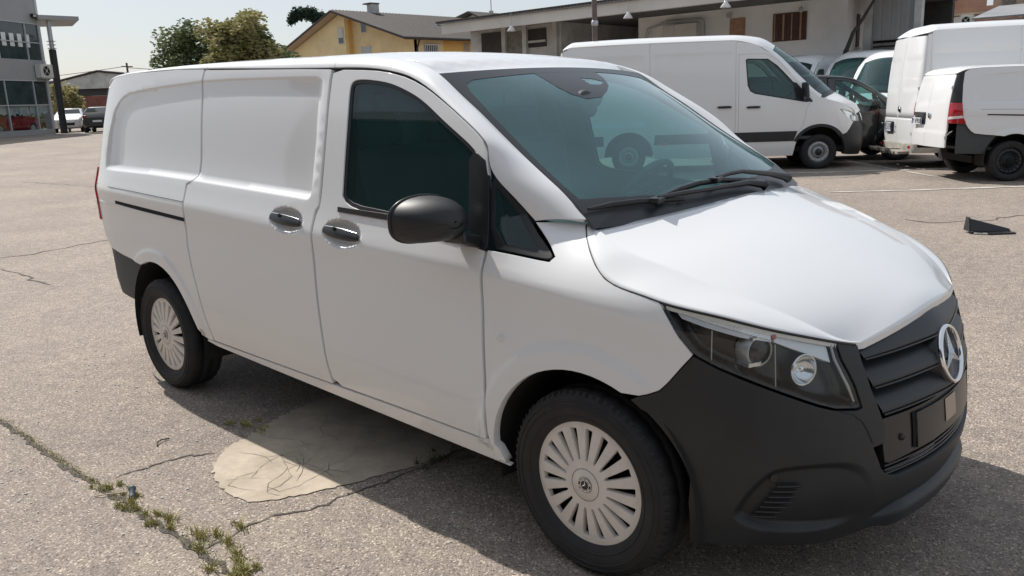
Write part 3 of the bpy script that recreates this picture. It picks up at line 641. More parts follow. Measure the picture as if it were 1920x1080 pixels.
        panel('inner_lining',M['interior_d'],skin(side,-.045,False),LIN,[inset(WIN,.012)],step=.12,bstep=.05,parent=root,flip=fl,rim=0)
    # nose
    bp=panel('front_bumper',M['plastic'],skin(1),BUMPER,(),FEATURE+[(2*TF-t,z) for t,z in FEATURE if t>.4],step=.035,parent=root,rim=.03,gap=.0015)
    for side in (1,-1): MB().tube([skin(side,.0004)(t,z) for t,z in [(.86,.704),(.905,.690),(.940,.662),(.963,.625),(.980,.585)]],.0022,5).build('seam',M['seal'],bp)
    for side in (1,-1):
        for k in range(7):
            a=k/6; MB().tube([skin(side,.012)(.590+.012*k+q*(.085-.010*abs(k-3)*.3),.365+.018*k) for q in (0,.5,1)],.0042,6).build('vent_slat',M['plastic_s'],bp)
        p=skin(side,.002)(.657,.497); MB().lathe([(.012,.004),(.0145,.005),(.0155,0)],p,(.75,-.66*side,0),20).lathe([(0,.003),(.012,.003)],p,(.75,-.66*side,0),20).build('parking_sensor',M['plastic_s'],bp)
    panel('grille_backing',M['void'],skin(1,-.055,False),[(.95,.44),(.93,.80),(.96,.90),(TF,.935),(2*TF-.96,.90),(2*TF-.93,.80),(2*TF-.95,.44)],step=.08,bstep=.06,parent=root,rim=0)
    gl=Spl([.55,.654,.748,.836,.887,.93],[1.066,1.036,1.003,.983,.982,.985])
    def blade(zt,zb_,nm,dt=-.058,crown=0.0):
        rows=[(0,dt),(.25,dt*.5-.002),(.55,-.006),(.85,.002),(1,.0),(1.03,-.006),(1.0,-.055)]
        mb=MB(); N=48; vs=[]
        for q,d in rows:
            for i in range(N+1):
                a_=-1+2*i/N; z=zt+crown*(1-a_*a_); z=z+(zb_-z)*q; t0=gl(min(z,.93))+.004; t=t0+(2*TF-2*t0)*i/N
                hump=.020*math.exp(-((t-TF)/.16)**2)*(1-.3*q); x,w,zz=S(t,z,d+hump); vs.append((x,-w,zz))
        mb.add(vs,[(j*(N+1)+i,j*(N+1)+i+1,(j+1)*(N+1)+i+1,(j+1)*(N+1)+i) for j in range(len(rows)-1) for i in range(N)],True)
        o=mb.build(nm,M['grille'],root)
        MB().tube([(lambda p:(p[0],-p[1],p[2]))(S(gl(zb_)+.008+(2*TF-2*gl(zb_)-.016)*i/40,zb_-.003,.001+.014*math.exp(-((gl(zb_)+.008+(2*TF-2*gl(zb_)-.016)*i/40-TF)/.16)**2))) for i in range(41)],.0035,6).build('slat_edge',M['plastic_s'],o); return o
    blade(.873,.842,'grille_slat',-.030,.041); blade(.824,.752,'grille_slat'); blade(.733,.664,'grille_slat')
    # badge
    e=Vector(skin(1,-.01,False)(TF,.757)); up=(Vector(skin(1,0,False)(TF,.80))-Vector(skin(1,0,False)(TF,.71))).normalized(); nr=Vector((up.z,0,-up.x)); rt=up.cross(nr)
    MB().lathe([(.118,-.035),(.106,.014),(.101,.020),(0,.020)],e,nr,48).build('badge_mount',M['plastic_s'],root)
    bd=thing('star_badge',None,None); bd.parent=root; del bd['label']; del bd['category']
    c=e+nr*.026
    MB().lathe([(.101,-.006),(.102,.002),(.098,.009),(.0925,.009),(.0885,.004),(.0880,-.006)],c,nr,64).build('badge_ring',M['chrome'],bd)
    sm=MB()
    for k in range(3):
        a=math.pi/2+2*math.pi*k/3; dr=rt*math.cos(a)+up*math.sin(a); a2=a+math.pi/3; a3=a-math.pi/3
        v1=(rt*math.cos(a2)+up*math.sin(a2))*.0165; v2=(rt*math.cos(a3)+up*math.sin(a3))*.0165
        sm.add([c+nr*.014,c+v1,c+dr*.090+nr*.002,c+v2],[(0,1,2),(0,2,3)])
        sm.add([c+nr*.014,c+v1,c+dr*.090+nr*.002,c+v2],[(2,1,0),(3,2,0)])
    sm.build('badge_star',M['chrome'],bd,fix=False)
    # plate panel, bracket, lower intake, lip
    hb=[(1.05,.502),(1.075,.494),(1.2,.500),(TF,.500)]; ht=[(1.032,.642),(1.2,.640),(TF,.640)]
    pp=panel('number_plate_panel',M['plastic_s'],skin(1,-.010,False),hb+_mir(hb)[1:]+_mir(ht)+list(reversed(ht))[1:],step=.05,parent=root,rim=.03)
    panel('number_plate_bracket',M['plastic_s'],skin(1,.0,False),[(1.215,.512),(1.215,.628),(2*TF-1.215,.628),(2*TF-1.215,.512)],step=.08,bstep=.05,parent=root,rim=.02)
    panel('bracket_slot',M['void'],skin(1,-.006,False),[(1.196,.510),(1.196,.630),(1.213,.630),(1.213,.512)],step=.05,parent=pp,rim=0)
    panel('paper_sticker',M['tan'],skin(1,.003,False),[(1.415,.545),(1.415,.622),(1.515,.622),(1.515,.545)],step=.05,parent=pp,rim=.001)
    p=skin(1,-.008,False)(1.135,.565); MB().lathe([(0,.004),(.011,.004),(.012,0)],p,(.9,-.4,0),16).build('panel_clip',M['seal'],pp)
    for z in (.486,.472,.458): 
        MB().tube([skin(1,-.014,False)(t,z) for t in [1.05+(2*TF-2.10)*k/24 for k in range(25)]],.0042,6).build('intake_slat',M['plastic_s'],root)
    lip=MB(); N=40; rows=[(.335,-.003),(.325,.022),(.300,.040),(.262,.046),(.238,.036),(.228,.0)]; vs=[]
    for z,d in rows:
        for i in range(N+1):
            t=1.0+(2*TF-2.0)*i/N; k=min(1,(i+.0)/7,(N-i)/7); k=sst(k); x,w,zz=S(t,.270+(z-.270)*(.35+.65*k)-.0,d*k-.003*(1-k)); vs.append((x,-w,zz))
    lip.add(vs,[(j*(N+1)+i,j*(N+1)+i+1,(j+1)*(N+1)+i+1,(j+1)*(N+1)+i) for j in range(len(rows)-1) for i in range(N)],True); lip.build('front_lip',M['grille'],root)
    # bonnet
    bo=MB(); nu=48; vv=[-1,-.985,-.965,-.94,-.915,-.895,-.88,-.87,-.86,-.85,-.84,-.82,-.79,-.75,-.7,-.62,-.5,-.35,-.18]; vv=vv+[0]+[-v for v in reversed(vv)]
    V=[]; 
    for i in range(nu+1):
        u=i/nu
        for v in vv: V.append(bonnet(u,v))
    nv=len(vv); F=[(i*nv+j,(i+1)*nv+j,(i+1)*nv+j+1,i*nv+j+1) for i in range(nu) for j in range(nv-1)]
    # folded-down border
    bd_=[(0,j) for j in range(nv)]; loop=[i*nv for i in range(nu+1)]+[nu*nv+j for j in range(1,nv)]+[i*nv+nv-1 for i in range(nu-1,-1,-1)]+[j for j in range(nv-2,0,-1)]
    b0=len(V); cen=Vector((.3,0,1.1)); V+=[(V[i][0]+(cen.x-V[i][0])*.004,V[i][1]*.997,V[i][2]-.022) for i in loop]; n=len(loop)
    bo.add(V,F,True); bo.f+=[(loop[k],loop[(k+1)%n],b0+(k+1)%n,b0+k) for k in range(n)]; bo.sm+=[False]*n
    bo.build('bonnet',W_,root)
    for sd_ in (1,-1): MB().tube([(lambda p:(p[0],-(p[1]-.001)*sd_,p[2]-.005))(BE(k/40)) for k in range(41)],.0045,6).build('shut_line',M['seal'],root)
    # windscreen with printed black border and sensor pod
    wf=lambda d:(lambda u,v:wscreen(v,-u,d))    # u + = left side of the van
    edge_=[(-1,.03),(-1,.999),(1,.999),(1,.03)]
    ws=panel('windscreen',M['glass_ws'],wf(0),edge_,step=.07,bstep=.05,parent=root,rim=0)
    clear=[(-.965,.165),(-.975,.24),(-.972,.44),(-.965,.69),(-.945,.85),(-.92,.905),(-.85,.93),(-.36,.94)]
    clear+=[(-x,z) for x,z in reversed(clear)]; clear=clear+[(.5,.145),(0,.14),(-.5,.135)]
    panel('windscreen_border',M['frit'],wf(.0015),edge_,[clear],step=.07,bstep=.03,parent=ws,rim=0)
    panel('windscreen_seal',M['seal'],wf(.001),[(-1.012,.03),(-1.012,1.0),(1.012,1.0),(1.012,.03)],[[(-.994,.02),(-.994,.994),(.994,.994),(.994,.02)]] if False else [[(-.993,.04),(-.993,.992),(.993,.992),(.993,.04)]],step=.06,bstep=.03,parent=ws,rim=0)
    sens=[(-.38,.945),(-.40,.80),(-.385,.735),(-.33,.69),(-.20,.69),(-.06,.74),(.05,.79),(.16,.87),(.22,.945)]
    panel('sensor_print',M['frit'],wf(.0012),sens,[[(-.09,.87),(-.11,.80),(-.02,.795),(.07,.825),(.02,.86)]],step=.06,bstep=.03,parent=ws,rim=0)
    c=wscreen(.80,.1); box('sensor_pod',(c[0]-.10,c[1],c[2]-.035),(.16,.24,.05),M['interior'],ws,ry=.55,bevel=.015)
    c=wscreen(.66,.27); MB().lathe([(.0,.0),(.05,.0),(.06,-.015),(.05,-.03),(0,-.03)],(c[0]-.05,c[1],c[2]+.0),(.8,0,.3),24).build('rear_view_mirror',M['interior_d'],ws)
    # scuttle and wipers
    cw=MB(); N=30; vs=[]
    for i in range(N+1):
        v=-1+2*i/N; a=Vector(bonnet(0,v*.985)); b=Vector(wscreen(.075,-v*.985,-.004)); a2=a+Vector((.012,0,-.016)); b2=b
        vs+=[a2,a2*.55+b2*.45+Vector((0,0,-.012)),b2+Vector((-.0,0,.0)),b2+Vector((-.02,0,-.03))]
    cw.add(vs,[(i*4+j,i*4+4+j,i*4+5+j,i*4+1+j) for i in range(N) for j in range(3)],True); cw.build('scuttle_panel',M['plastic_s'],root)
    wp=lambda s,v,d:Vector(wscreen(s,v,d))
    for bl,arm in (([(.100,.985),(.108,.86),(.108,.72),(.100,.60),(.090,.455)],[(.098,.62),(.104,.45),(.103,.25),(.100,-.10),(.078,-.235),(.060,-.245)]),([(.118,.555),(.136,.42),(.149,.26),(.146,.08),(.128,-.12),(.118,-.265)],[(.148,.12),(.156,-.02),(.155,-.16),(.115,-.45),(.080,-.64),(.062,-.67)])):
        w=MB(); w.tube([wp(s,v,.016) for s,v in bl],[.006]+[.011]*(len(bl)-2)+[.006],6); wo=w.build('wiper',M['seal'],root)
        w=MB(); w.tube([wp(s,v,.032) for s,v in arm],[.007,.009,.009,.012,.018,.02],8); w.build('wiper_arm',M['plastic_s'],wo)
        p=wp(*arm[0],.022); box('wiper_coupling',p,(.04,.07,.022),M['plastic_s'],wo,rz=.2,rx=.05,bevel=.006)
    # roof
    def rf(x,v):
        # v -1..1 across between the rails
        i=(x+4.2)/(4.2-1.15)
        return None
    xs=[]; U=[RU(.16+(S_PILLAR-.16)*k/40) for k in range(41)]+[RU(S_PILLAR+(1-S_PILLAR)*k*.33/12) for k in range(1,5)]
    hw=Spl([u[0] for u in U if u[0]>-3.85][::1],[u[1] for u in U if u[0]>-3.85]) if True else None
    roofpoly=[(u[0],u[1]) for u in [RU(s/200) for s in range(0,200)] if u[0]<-.905]
    head=[(WM(1)[0]+(WS(1)[0]-WM(1)[0])*q*q,WS(1)[1]*q) for q in (.99,.85,.7,.5,.25,0)]
    half=roofpoly+head
    poly=half+[(x,-y) for x,y in reversed(half[:-1])]
    poly=[poly[0]]+[p for i,p in enumerate(poly[1:],1) if math.dist(p,poly[i-1])>.004]
    def rz_(x,y):
        z=roofz(x,y); hx=WM(1)[0]+(WS(1)[0]-WM(1)[0])*min(1,(y/.69)**2)
        k=sst((x-hx+.16)/.16); zt=1.775-.0405*(y/.69)**2
        # shallow beads pressed into the sheet
        b=0
        for yc in (-.42,-.14,.14,.42): b-=.006*sst((.032-abs(y-yc))/.012)*sst((-1.35-x)/.03)*sst((x+3.8)/.05)
        b-=.009*sst((x+1.16)/.02)*sst((-1.085-x)/.02)*sst((.46-abs(y))/.05)
        return (x,y,z*(1-k)+zt*k+b)
    ex=[(x,y) for yc in (-.42,-.14,.14,.42) for o in (-.032,-.02,.02,.032) for y in (yc+o,) for x in [-3.8+.06*k for k in range(41)]]+[(x,y) for x in (-1.16,-1.14,-1.12,-1.105,-1.085) for y in [-.46+.04*k for k in range(24)]]
    panel('roof',W_,rz_,poly,(),ex,step=.06,bstep=.03,parent=root,rim=.015)
    # inside
    MB().hexa([(-4.05,-.78,.56),(-1.5,-.88,.42),(-.42,-.86,.40),(-.42,.86,.40),(-1.5,.88,.42),(-4.05,.78,.56)],[(-4.05,-.78,.60),(-1.5,-.88,.46),(-.42,-.86,.44),(-.42,.86,.44),(-1.5,.88,.46),(-4.05,.78,.60)]).build('floor_pan',M['interior_d'],root)
    MB().box((-1.55,0,.35),(4.2,1.1,.12)).box((.2,0,.36),(1.0,1.0,.2)).build('underbody',M['liner'],root)
    MB().tube([(-3.2,-.7,.36),(-3.2,.7,.36)],.05,10).tube([(0,-.7,.34),(0,.7,.34)],.04,10).build('axle',M['liner'],root)
    bk=MB().hexa([(-1.635,-.86,.5),(-1.605,-.86,.5),(-1.605,.86,.5),(-1.635,.86,.5),],[(-1.635,-.69,1.76),(-1.605,-.69,1.76),(-1.605,.69,1.76),(-1.635,.69,1.76)]).build('bulkhead',M['bulkhead'],root)
    for y in (-.45,.0,.45): box('bulkhead_rib',(-1.60,y,1.15),(.02,.05,1.1),M['bulkhead'],bk,bevel=.006)
    dv=MB(); N=16; vs=[]
    for i in range(N+1):
        y=-.72+1.44*i/N; q=abs(y)/.84; k=.05*math.exp(-((y-.38)/.2)**2)
        pr=[(.02-.13*q*q,1.165),(-.12-.10*q*q,1.205),(-.30-.06*q,1.205+k),(-.46-.02*q,1.16+k*1.2),(-.52,1.06),(-.50,.90),(-.42,.60)]
        vs+=[(x,y,z) for x,z in pr]
    dv.add(vs,[(i*7+j,i*7+7+j,i*7+8+j,i*7+1+j) for i in range(N) for j in range(6)],True); da=dv.build('dashboard',M['interior_d'],root)
    for y in (-.62,-.15,.15,.62): box('air_vent',(-.515,y,1.10),(.02,.13,.07),M['plastic_s'],da,bevel=.01)
    box('document_tray',(-.18,-.35,1.213),(.20,.30,.008),M['interior'],da,ry=.03); box('paper_sheet',(-.22,-.05,1.222),(.10,.05,.004),M['white_lens'],da,rz=.3)
    sw=MB(); ax=Vector((-.80,0,.60)).normalized(); a,b,_=basis(ax); c=Vector((-.66,.40,1.18))
    sw.tube([c+(a*math.cos(t)+b*math.sin(t))*.185 for t in [2*math.pi*k/36 for k in range(37)]],.016,8,False); sw.lathe([(0,.03),(.06,.028),(.08,.0)],c-ax*.02,ax,20)
    for t in (0,math.pi,math.pi*1.5): sw.tube([c,c+(a*math.cos(t)+b*math.sin(t))*.18],.014,6)
    sw.build('steering_wheel',M['interior_d'],root)
    for y,wd in ((.40,.50),(-.36,.88)):
        st=box('seat',(-1.05,y,.80),(.52,wd,.16),M['fabric'],root,bevel=.05)
        box('seat_backrest',(-1.36,y,1.15),(.14,wd-.02,.62),M['fabric'],st,ry=-.22,bevel=.05)
        for yy in ((y,) if wd<.6 else (y-.22,y+.22)):
            box('headrest',(-1.47,yy,1.53),(.09,.27,.17),M['fabric'],st,ry=-.2,bevel=.04); box('headrest_post',(-1.455,yy,1.44),(.02,.12,.08),M['plastic_s'],st)
    MB().box((-1.30,0,1.745),(.62,1.2,.012)).build('headlining',M['interior'],root)
    for y in (-.74,.74): MB().tube([(-1.47,y*1.12,1.0),(-1.50,y*1.08,1.45),(-1.50,y*.98,1.66)],.022,6).build('seat_belt',M['interior'],root)

van=thing('cargo_van','white cargo van with black plastic bumper standing large in the middle of the asphalt yard','van')
build_van(van)
for x,z in ((0,.336),(-3.2,.336)):
    for s in (1,-1): wheel(van,x,-(.925-.094)*s,z,s,'cap')
# ================================================================ large panel vans
class Pch:
    """monotone cubic through the points"""
    def __init__(s,xs,ys):
        n=len(xs); d=[(ys[i+1]-ys[i])/(xs[i+1]-xs[i]) for i in range(n-1)]; m=[d[0]]+[0 if d[i-1]*d[i]<=0 else 2*d[i-1]*d[i]/(d[i-1]+d[i]) for i in range(1,n-1)]+[d[-1]]; s.x=xs; s.y=ys; s.m=m
    def __call__(s,x):
        X=s.x; i=0; n=len(X)
        while i<n-2 and X[i+1]<=x: i+=1
        h=X[i+1]-X[i]; t=(x-X[i])/h
        if t<0 or t>1: k=0 if t<0 else 1; return s.y[i+k]+s.m[i+k]*(x-X[i+k])
        return (2*t**3-3*t*t+1)*s.y[i]+(t**3-2*t*t+t)*h*s.m[i]+(-2*t**3+3*t*t)*s.y[i+1]+(t**3-t*t)*h*s.m[i+1]
SP_PLAN=[(-5.15,0),(-5.145,.45),(-5.13,.72),(-5.08,.89),(-4.95,.965),(-4.6,.988),(-3.5,.998),(-2.0,1.0),(-.8,1.0),(-.2,.99),(.2,.965),(.45,.905),(.65,.78),(.80,.59),(.90,.35),(.955,.15),(.965,0)]
_sf=[(x,-w) for x,w in SP_PLAN[2:0:-1]]+SP_PLAN+[(x,-w) for x,w in SP_PLAN[-2:-4:-1]]
_st=[0.0]
for i in range(1,len(_sf)): _st.append(_st[-1]+math.dist(_sf[i],_sf[i-1]))
_so=_st[_sf.index((-2.0,1.0))]+2.0; _st=[t-_so for t in _st]
SX=Spl(_st,[p[0] for p in _sf]); SW=Spl(_st,[p[1] for p in _sf]); STR=_st[2]; STF=_st[len(_sf)-3]
SOS=Spl([.25,.45,.8,1.2,1.5,2.0,2.4,2.7],[-.06,-.02,0,0,-.012,-.055,-.105,-.165])
SOF=Spl([.25,.45,.7,.95,1.15,1.45],[-.03,.02,.012,-.02,-.10,-.32])
SOR=Spl([.25,.5,1.2,2.0,2.7],[-.03,0,0,-.045,-.13])
def sk2(t,z,d=0.0):
    m=1
    if t>STF: t=2*STF-t; m=-1
    elif t<STR: t=2*STR-t; m=-1
    x=SX(t); w=SW(t); e=1e-3; dx=SX(t+e)-SX(t-e); dw=SW(t+e)-SW(t-e); l=math.hypot(dx,dw); nx=-dw/l; nw=dx/l; ff=nx*nx
    o=nw*nw*(SOS(z)-sst((x+.7)/.7)*.35*max(0,z-1.15)**2)+ff*(SOF(z) if nx>0 else SOR(z))+d
    return (x+nx*o,m*(w+nw*o),z)
SP_E=[((-5.02,.0,2.60),(-5.0,2.60)),((-4.97,.82,2.62),(-4.97,2.66)),((-4.8,.84,2.66),(-4.75,2.79)),((-3.3,.845,2.68),(-3.3,2.815)),((-1.75,.845,2.67),(-1.7,2.80)),((-1.28,.85,2.57),(-1.12,2.74)),((-.92,.865,2.33),(-.72,2.52)),((-.47,.90,1.83),(-.12,2.06)),((-.06,.93,1.48),(.36,1.60)),((.36,.885,1.34),(.60,1.44)),((.62,.74,1.20),(.82,1.29)),((.70,.62,1.10),(.91,1.17))]
_ck=[0.0]
for a,b in zip(SP_E,SP_E[1:]): _ck.append(_ck[-1]+math.dist(a[0],b[0])*.5+math.dist(a[1],b[1])*.5+.01)
_ck=[c/_ck[-1] for c in _ck]
_se=[Pch(_ck,[e[0][k] for e in SP_E]) for k in range(3)]; _sc=[Pch(_ck,[e[1][k] for e in SP_E]) for k in range(2)]
def sp_top(s,v,d=0.0):
    q=abs(v); p=5 if s<_ck[4] else 5-2.6*sst((s-_ck[4])/.12)
    x=_sc[0](s)+(_se[0](s)-_sc[0](s))*q*q; z=_se[2](s)+(_sc[1](s)-_se[2](s))*(1-q**p)+d
    return (x,-_se[1](s)*v,z)
def build_big_van(root,old=False,white='white'):
    Wm=M[white]; bumper=M['plastic'] if not old else M['dirtywhite']
    FD=[(-1.58,.64),(-1.585,2.38),(-1.10,2.375),(-.86,2.24),(-.50,1.80),(-.19,1.44),(-.30,1.26),(-.34,.98),(-.40,.83),(-.53,.64)]
    WN=[(-1.46,2.26),(-1.43,2.29),(-1.04,2.27),(-.86,2.13),(-.52,1.75),(-.20,1.385),(-.32,1.375),(-1.28,1.575),(-1.37,1.63),(-1.42,1.75)]
    SD=[(-3.28,.60),(-3.28,2.66),(-1.64,2.66),(-1.64,.60)]
    HL=[(.33,1.22),(.55,1.175),(.80,1.105),(.90,1.06),(.885,.955),(.70,.955),(.52,1.03)]
    edge=[(e[0][0],e[0][2]) for e in SP_E]
    def tx(x):  # t for a given x on the flank/nose
        lo,hi=STR,STF
        for _ in range(40):
            m_=(lo+hi)/2
            if SX(m_)<x: lo=m_
            else: hi=m_
        return lo
    EDGE=[(tx(x),z-.004) for x,z in edge[2:9]]
    FAc=(-.03,.40); RAc=(-3.70,.40)
    SIDE=[(-4.93,2.62)]+EDGE+[(tx(.30),1.345)]+[(.34,1.25),(.50,1.045),(.66,.95),(.50,.74),(.40,.70)]+arc(*FAc,.475,30,176,22)+[(-.53,.30),(-3.18,.30)]+arc(*RAc,.475,4,176,22)+[(-4.2,.34),(-4.92,.34)]
    for side in (1,-1):
        fl=side<0; f=lambda d=0.0,side=side:(lambda t,z:(lambda p:(p[0],-p[1]*side,p[2]))(sk2(t,z,d+(-.014*sst((z-.98)/.02)*sst((2.45-z)/.02)*(sst((t+4.8)/.03)*sst((-3.36-t)/.03)+sst((t+3.2)/.03)*sst((-1.72-t)/.03)) if not old else -.010*sst((.02-abs(z-2.22))/.01) ))))
        ex=[(t,z) for z in (.975,.99,1.005,2.43,2.44,2.455,2.20,2.21,2.22,2.23,2.24) for t in [-4.9+.07*k for k in range(46)]]
        bs=panel('body_side',Wm,f(),SIDE,[inset(FD,-.004),inset(HL,-.004)]+([inset(SD,-.004)] if side>0 else []),ex,step=.12,bstep=.05,parent=root,flip=fl,rim=.03)
        fd=panel('front_door',Wm,f(),FD,[WN],step=.09,bstep=.04,parent=root,flip=fl,rim=.03,hrim=.015,gap=.003)
        panel('window_seal',M['seal'],f(-.004),WN,[inset(WN,.022)],step=.08,bstep=.04,parent=fd,flip=fl,rim=.01)
        panel('window',M['glass_bg'],f(-.010),inset(WN,.01),step=.15,bstep=.06,parent=fd,flip=fl,rim=0)
        panel('sail_panel',M['seal'],f(.002),[(-.56,1.79),(-.49,1.765),(-.19,1.40),(-.20,1.375),(-.50,1.43)],step=.08,parent=fd,flip=fl,rim=.01)
        panel('door_handle',M['plastic_s'],f(.03),ellp(-1.30,1.31,.13,.022,16,4),step=.1,parent=fd,flip=fl,rim=.03)
        if side>0:
            sd=panel('sliding_door',Wm,f(),SD,(),ex,step=.12,bstep=.06,parent=root,flip=fl,rim=.03,gap=.003)
            panel('door_handle',M['plastic_s'],f(.03),ellp(-1.85,1.33,.13,.022,16,4),step=.1,parent=sd,flip=fl,rim=.03)
        if not old:
            panel('side_cladding',M['plastic'],f(.012),[(-3.20,.60),(-3.18,.80),(-.46,.80),(-.53,.60)],step=.15,bstep=.07,parent=root,flip=fl,rim=.012)
            panel('side_cladding',M['plastic'],f(.012),[(-4.9,.60),(-4.9,.80),(-4.20,.80),(-4.20,.60)],step=.15,bstep=.07,parent=root,flip=fl,rim=.012)
            for tt in (-1.66,-3.0): panel('side_marker',M['amber'],f(.016),ellp(tt,.61,.06,.03,14),step=.05,parent=root,flip=fl,rim=.01)
        hb=panel('headlight',M['silver'],f(-.03),HL,step=.06,parent=root,flip=fl,rim=0)
        panel('lens',M['lens'],f(0),HL,step=.06,parent=hb,flip=fl,rim=.01,gap=.002)
        c=f(-.01)(.68,1.05); MB().lathe([(.05,.0),(.045,-.02),(0,-.03)],c,(.8,-.6*side,0),20).build('reflector',M['chrome'],hb)
        panel('fender_top',Wm,f(-.001),[(tx(.29),1.346),(.335,1.25),(.328,1.224),(.55,1.180),(.80,1.110),(.90,1.066),(tx(.70),1.100),(tx(.62),1.198),(tx(.36),1.340)],step=.06,bstep=.03,parent=root,flip=fl,rim=.02)
        # mirror
        m_=MB(); m_.hexa([(-.42,-1.06*side,1.44),(-.28,-1.05*side,1.44),(-.30,-1.27*side,1.47),(-.40,-1.28*side,1.47)],[(-.44,-1.05*side,1.78),(-.30,-1.04*side,1.76),(-.33,-1.25*side,1.76),(-.41,-1.26*side,1.79)])
        m_.build('door_mirror',M['plastic_s'],root,bevel=.04)
        MB().tube([(-.36,-1.08*side,1.46),(-.34,-.97*side,1.42)],.03,8).build('mirror_arm',M['plastic_s'],root)
        # rear
        D=[(-5.04,.50),(-5.04,2.56),(STR+.004,2.58),(STR+.004,.50)]
        R1=[(-5.13,1.52),(-5.13,2.08),(-5.52,2.08),(-5.52,1.52)] if not old else [(-5.16,1.52),(-5.17,2.12),(-5.50,2.12),(-5.50,1.52)]
        t0=STR
        def rdoor(t,z,side=side):
            R2=[(-5.16,1.54),(-5.17,2.15),(t0+.13,2.15),(t0+.13,1.54)]
            d=-.012*sst(sdist(t,z,R2)/.02) if inpoly(t,z,R2) else 0
            if old: d-=.010*sst((.025-abs(z-.985))/.012)
            p=sk2(t,z,d); return (p[0],-p[1]*side,p[2])
        R2=[(-5.16,1.54),(-5.17,2.15),(t0+.13,2.15),(t0+.13,1.54)]
        rd_=panel('rear_door',Wm,rdoor,D,(),resample(R2,.05)+resample(inset(R2,.02),.05)+[(-5.06-.06*k,z) for k in range(16) for z in (.955,.97,.985,1.0,1.015)],step=.10,bstep=.05,parent=root,flip=fl,rim=.03,gap=.004)
        for zz in (.75,1.75):
            h=sk2(-5.03,zz,.015); box('hinge',(h[0],-h[1]*side,h[2]),(.04,.07,.06),M['steel'],rd_,bevel=.01)
        tl=panel('tail_light',M['red_lens'],f(.008),[(-4.94,.78),(-4.94,1.42),(-5.03,1.42),(-5.03,.78)],step=.06,parent=root,flip=fl,rim=.02)
        panel('indicator_lens',M['amber'],f(.011),[(-4.945,1.18),(-4.945,1.38),(-5.025,1.38),(-5.025,1.18)],step=.06,parent=tl,flip=fl,rim=.004)
        panel('corner_post',Wm,f(-.002),[(-4.935,1.43),(-4.935,2.60),(-5.035,2.58),(-5.035,1.43)],step=.08,parent=root,flip=fl,rim=.02)
        panel('corner_post',Wm,f(-.002),[(-4.92,.57),(-4.935,.77),(-5.035,.77),(-5.035,.57)],step=.08,parent=root,flip=fl,rim=.02)
        if side>0:
            h=sk2(t0+.10,1.17,.01); MB().lathe([(0,.02),(.05,.018),(.07,0)],(h[0],-h[1],h[2]),(-1,0,0),20).build('rear_handle',M['chrome'],rd_)
        else:
            h=sk2(t0+.36,.80,.012); box('plate_holder',(h[0]-.006,h[1],h[2]),(.02,.40,.22) if old else (.02,.52,.13),M['plastic_s'],rd_)
        for cx,cz in (FAc,RAc):
            lm=MB(); n=20; rr=.475
            vs=[(cx+rr*math.cos(math.pi*k/n*1.1-.16),-w_*side,cz+rr*math.sin(math.pi*k/n*1.1-.16)) for w_ in (.6,.96) for k in range(n+1)]
            lm.add(vs,[(k,k+1,n+2+k,n+1+k) for k in range(n)],True); lm.add([(cx,-.6*side,cz)]+vs[:n+1],[(0,k+1,k+2) for k in range(n)]); lm.build('wheel_housing',M['liner'],root)
        if not old:
            panel('arch_trim',M['plastic'],f(.010),arc(*FAc,.53,22,158,18)+arc(*FAc,.472,158,22,18),step=.08,bstep=.05,parent=root,flip=fl,rim=.012)
    top=lambda s,v:sp_top(s,v)
    panel('roof',Wm,lambda a,b:sp_top(a/6,b/.9),[(p*6,q*.9) for p,q in [(_ck[0],-1),(_ck[5]+.02,-1),(_ck[5]+.035,-.88),(_ck[6]-.012,-.85),(_ck[6]-.012,.85),(_ck[5]+.035,.88),(_ck[5]+.02,1),(_ck[0],1)]],extra=[(6*(_ck[0]+.006*i),-.88+.04*j) for i in range(1,12) for j in range(45)]+[(.1*i,sg*(.9-.012*j)) for sg in (1,-1) for j in range(1,9) for i in range(44)],step=.09,bstep=.03,parent=root,flip=True,rim=.02)
    for sg in (1,-1):
        panel('windscreen_pillar',Wm,top,[(_ck[5]+.022,sg*1.0),(_ck[5]+.037,sg*.885),(_ck[6]-.01,sg*.855),(_ck[8]-.003,sg*.905),(_ck[8]+.004,sg*1.0)],step=.02,bstep=.012,parent=root,flip=True,rim=.01)
    gl_=[(_ck[6]-.010,-.85),(_ck[6]-.010,.85),(_ck[8]-.006,.90),(_ck[8]-.006,-.90)]
    panel('windscreen',M['glass_bg'],top,gl_,step=.04,bstep=.02,parent=root,flip=True,rim=0)
    panel('windscreen_border',M['frit'],lambda s,v:sp_top(s,v,-.006),gl_,[[(_ck[6],-.79),(_ck[6],.79),(_ck[8]-.035,.84),(_ck[8]-.035,-.84)]],step=.04,bstep=.02,parent=root,flip=True,rim=0)
    panel('bonnet',Wm,top,[(_ck[8]+.012,-1),(_ck[11],-1),(_ck[11],1),(_ck[8]+.012,1)],step=.03,bstep=.015,parent=root,flip=True,rim=.03)
    panel('scuttle_panel',M['plastic_s'],lambda s,v:sp_top(s,v,-.012),[(_ck[8]-.008,-.97),(_ck[8]+.014,-.97),(_ck[8]+.014,.97),(_ck[8]-.008,.97)],step=.03,bstep=.02,parent=root,flip=True,rim=0)
    hb=[(.405,.69),(.505,.735),(.665,.945),(.90,.945),(.93,.86)]; lo=[(1.0,.26),(.6,.28),(.45,.30)]+arc(*FAc,.475,-8,28,6)
    panel('front_bumper',M['plastic'],lambda t,z:(lambda p:(p[0],-p[1],p[2]))(sk2(t,z)),hb+[(STF,.84)]+[(2*STF-t,z) for t,z in reversed(hb)]+[(2*STF-t,z) for t,z in reversed(lo)]+[(STF,.25)]+lo,step=.07,bstep=.05,parent=root,rim=.03)
    gp=[(.94,.85),(.905,1.05),(.93,1.13),(STF,1.16)]
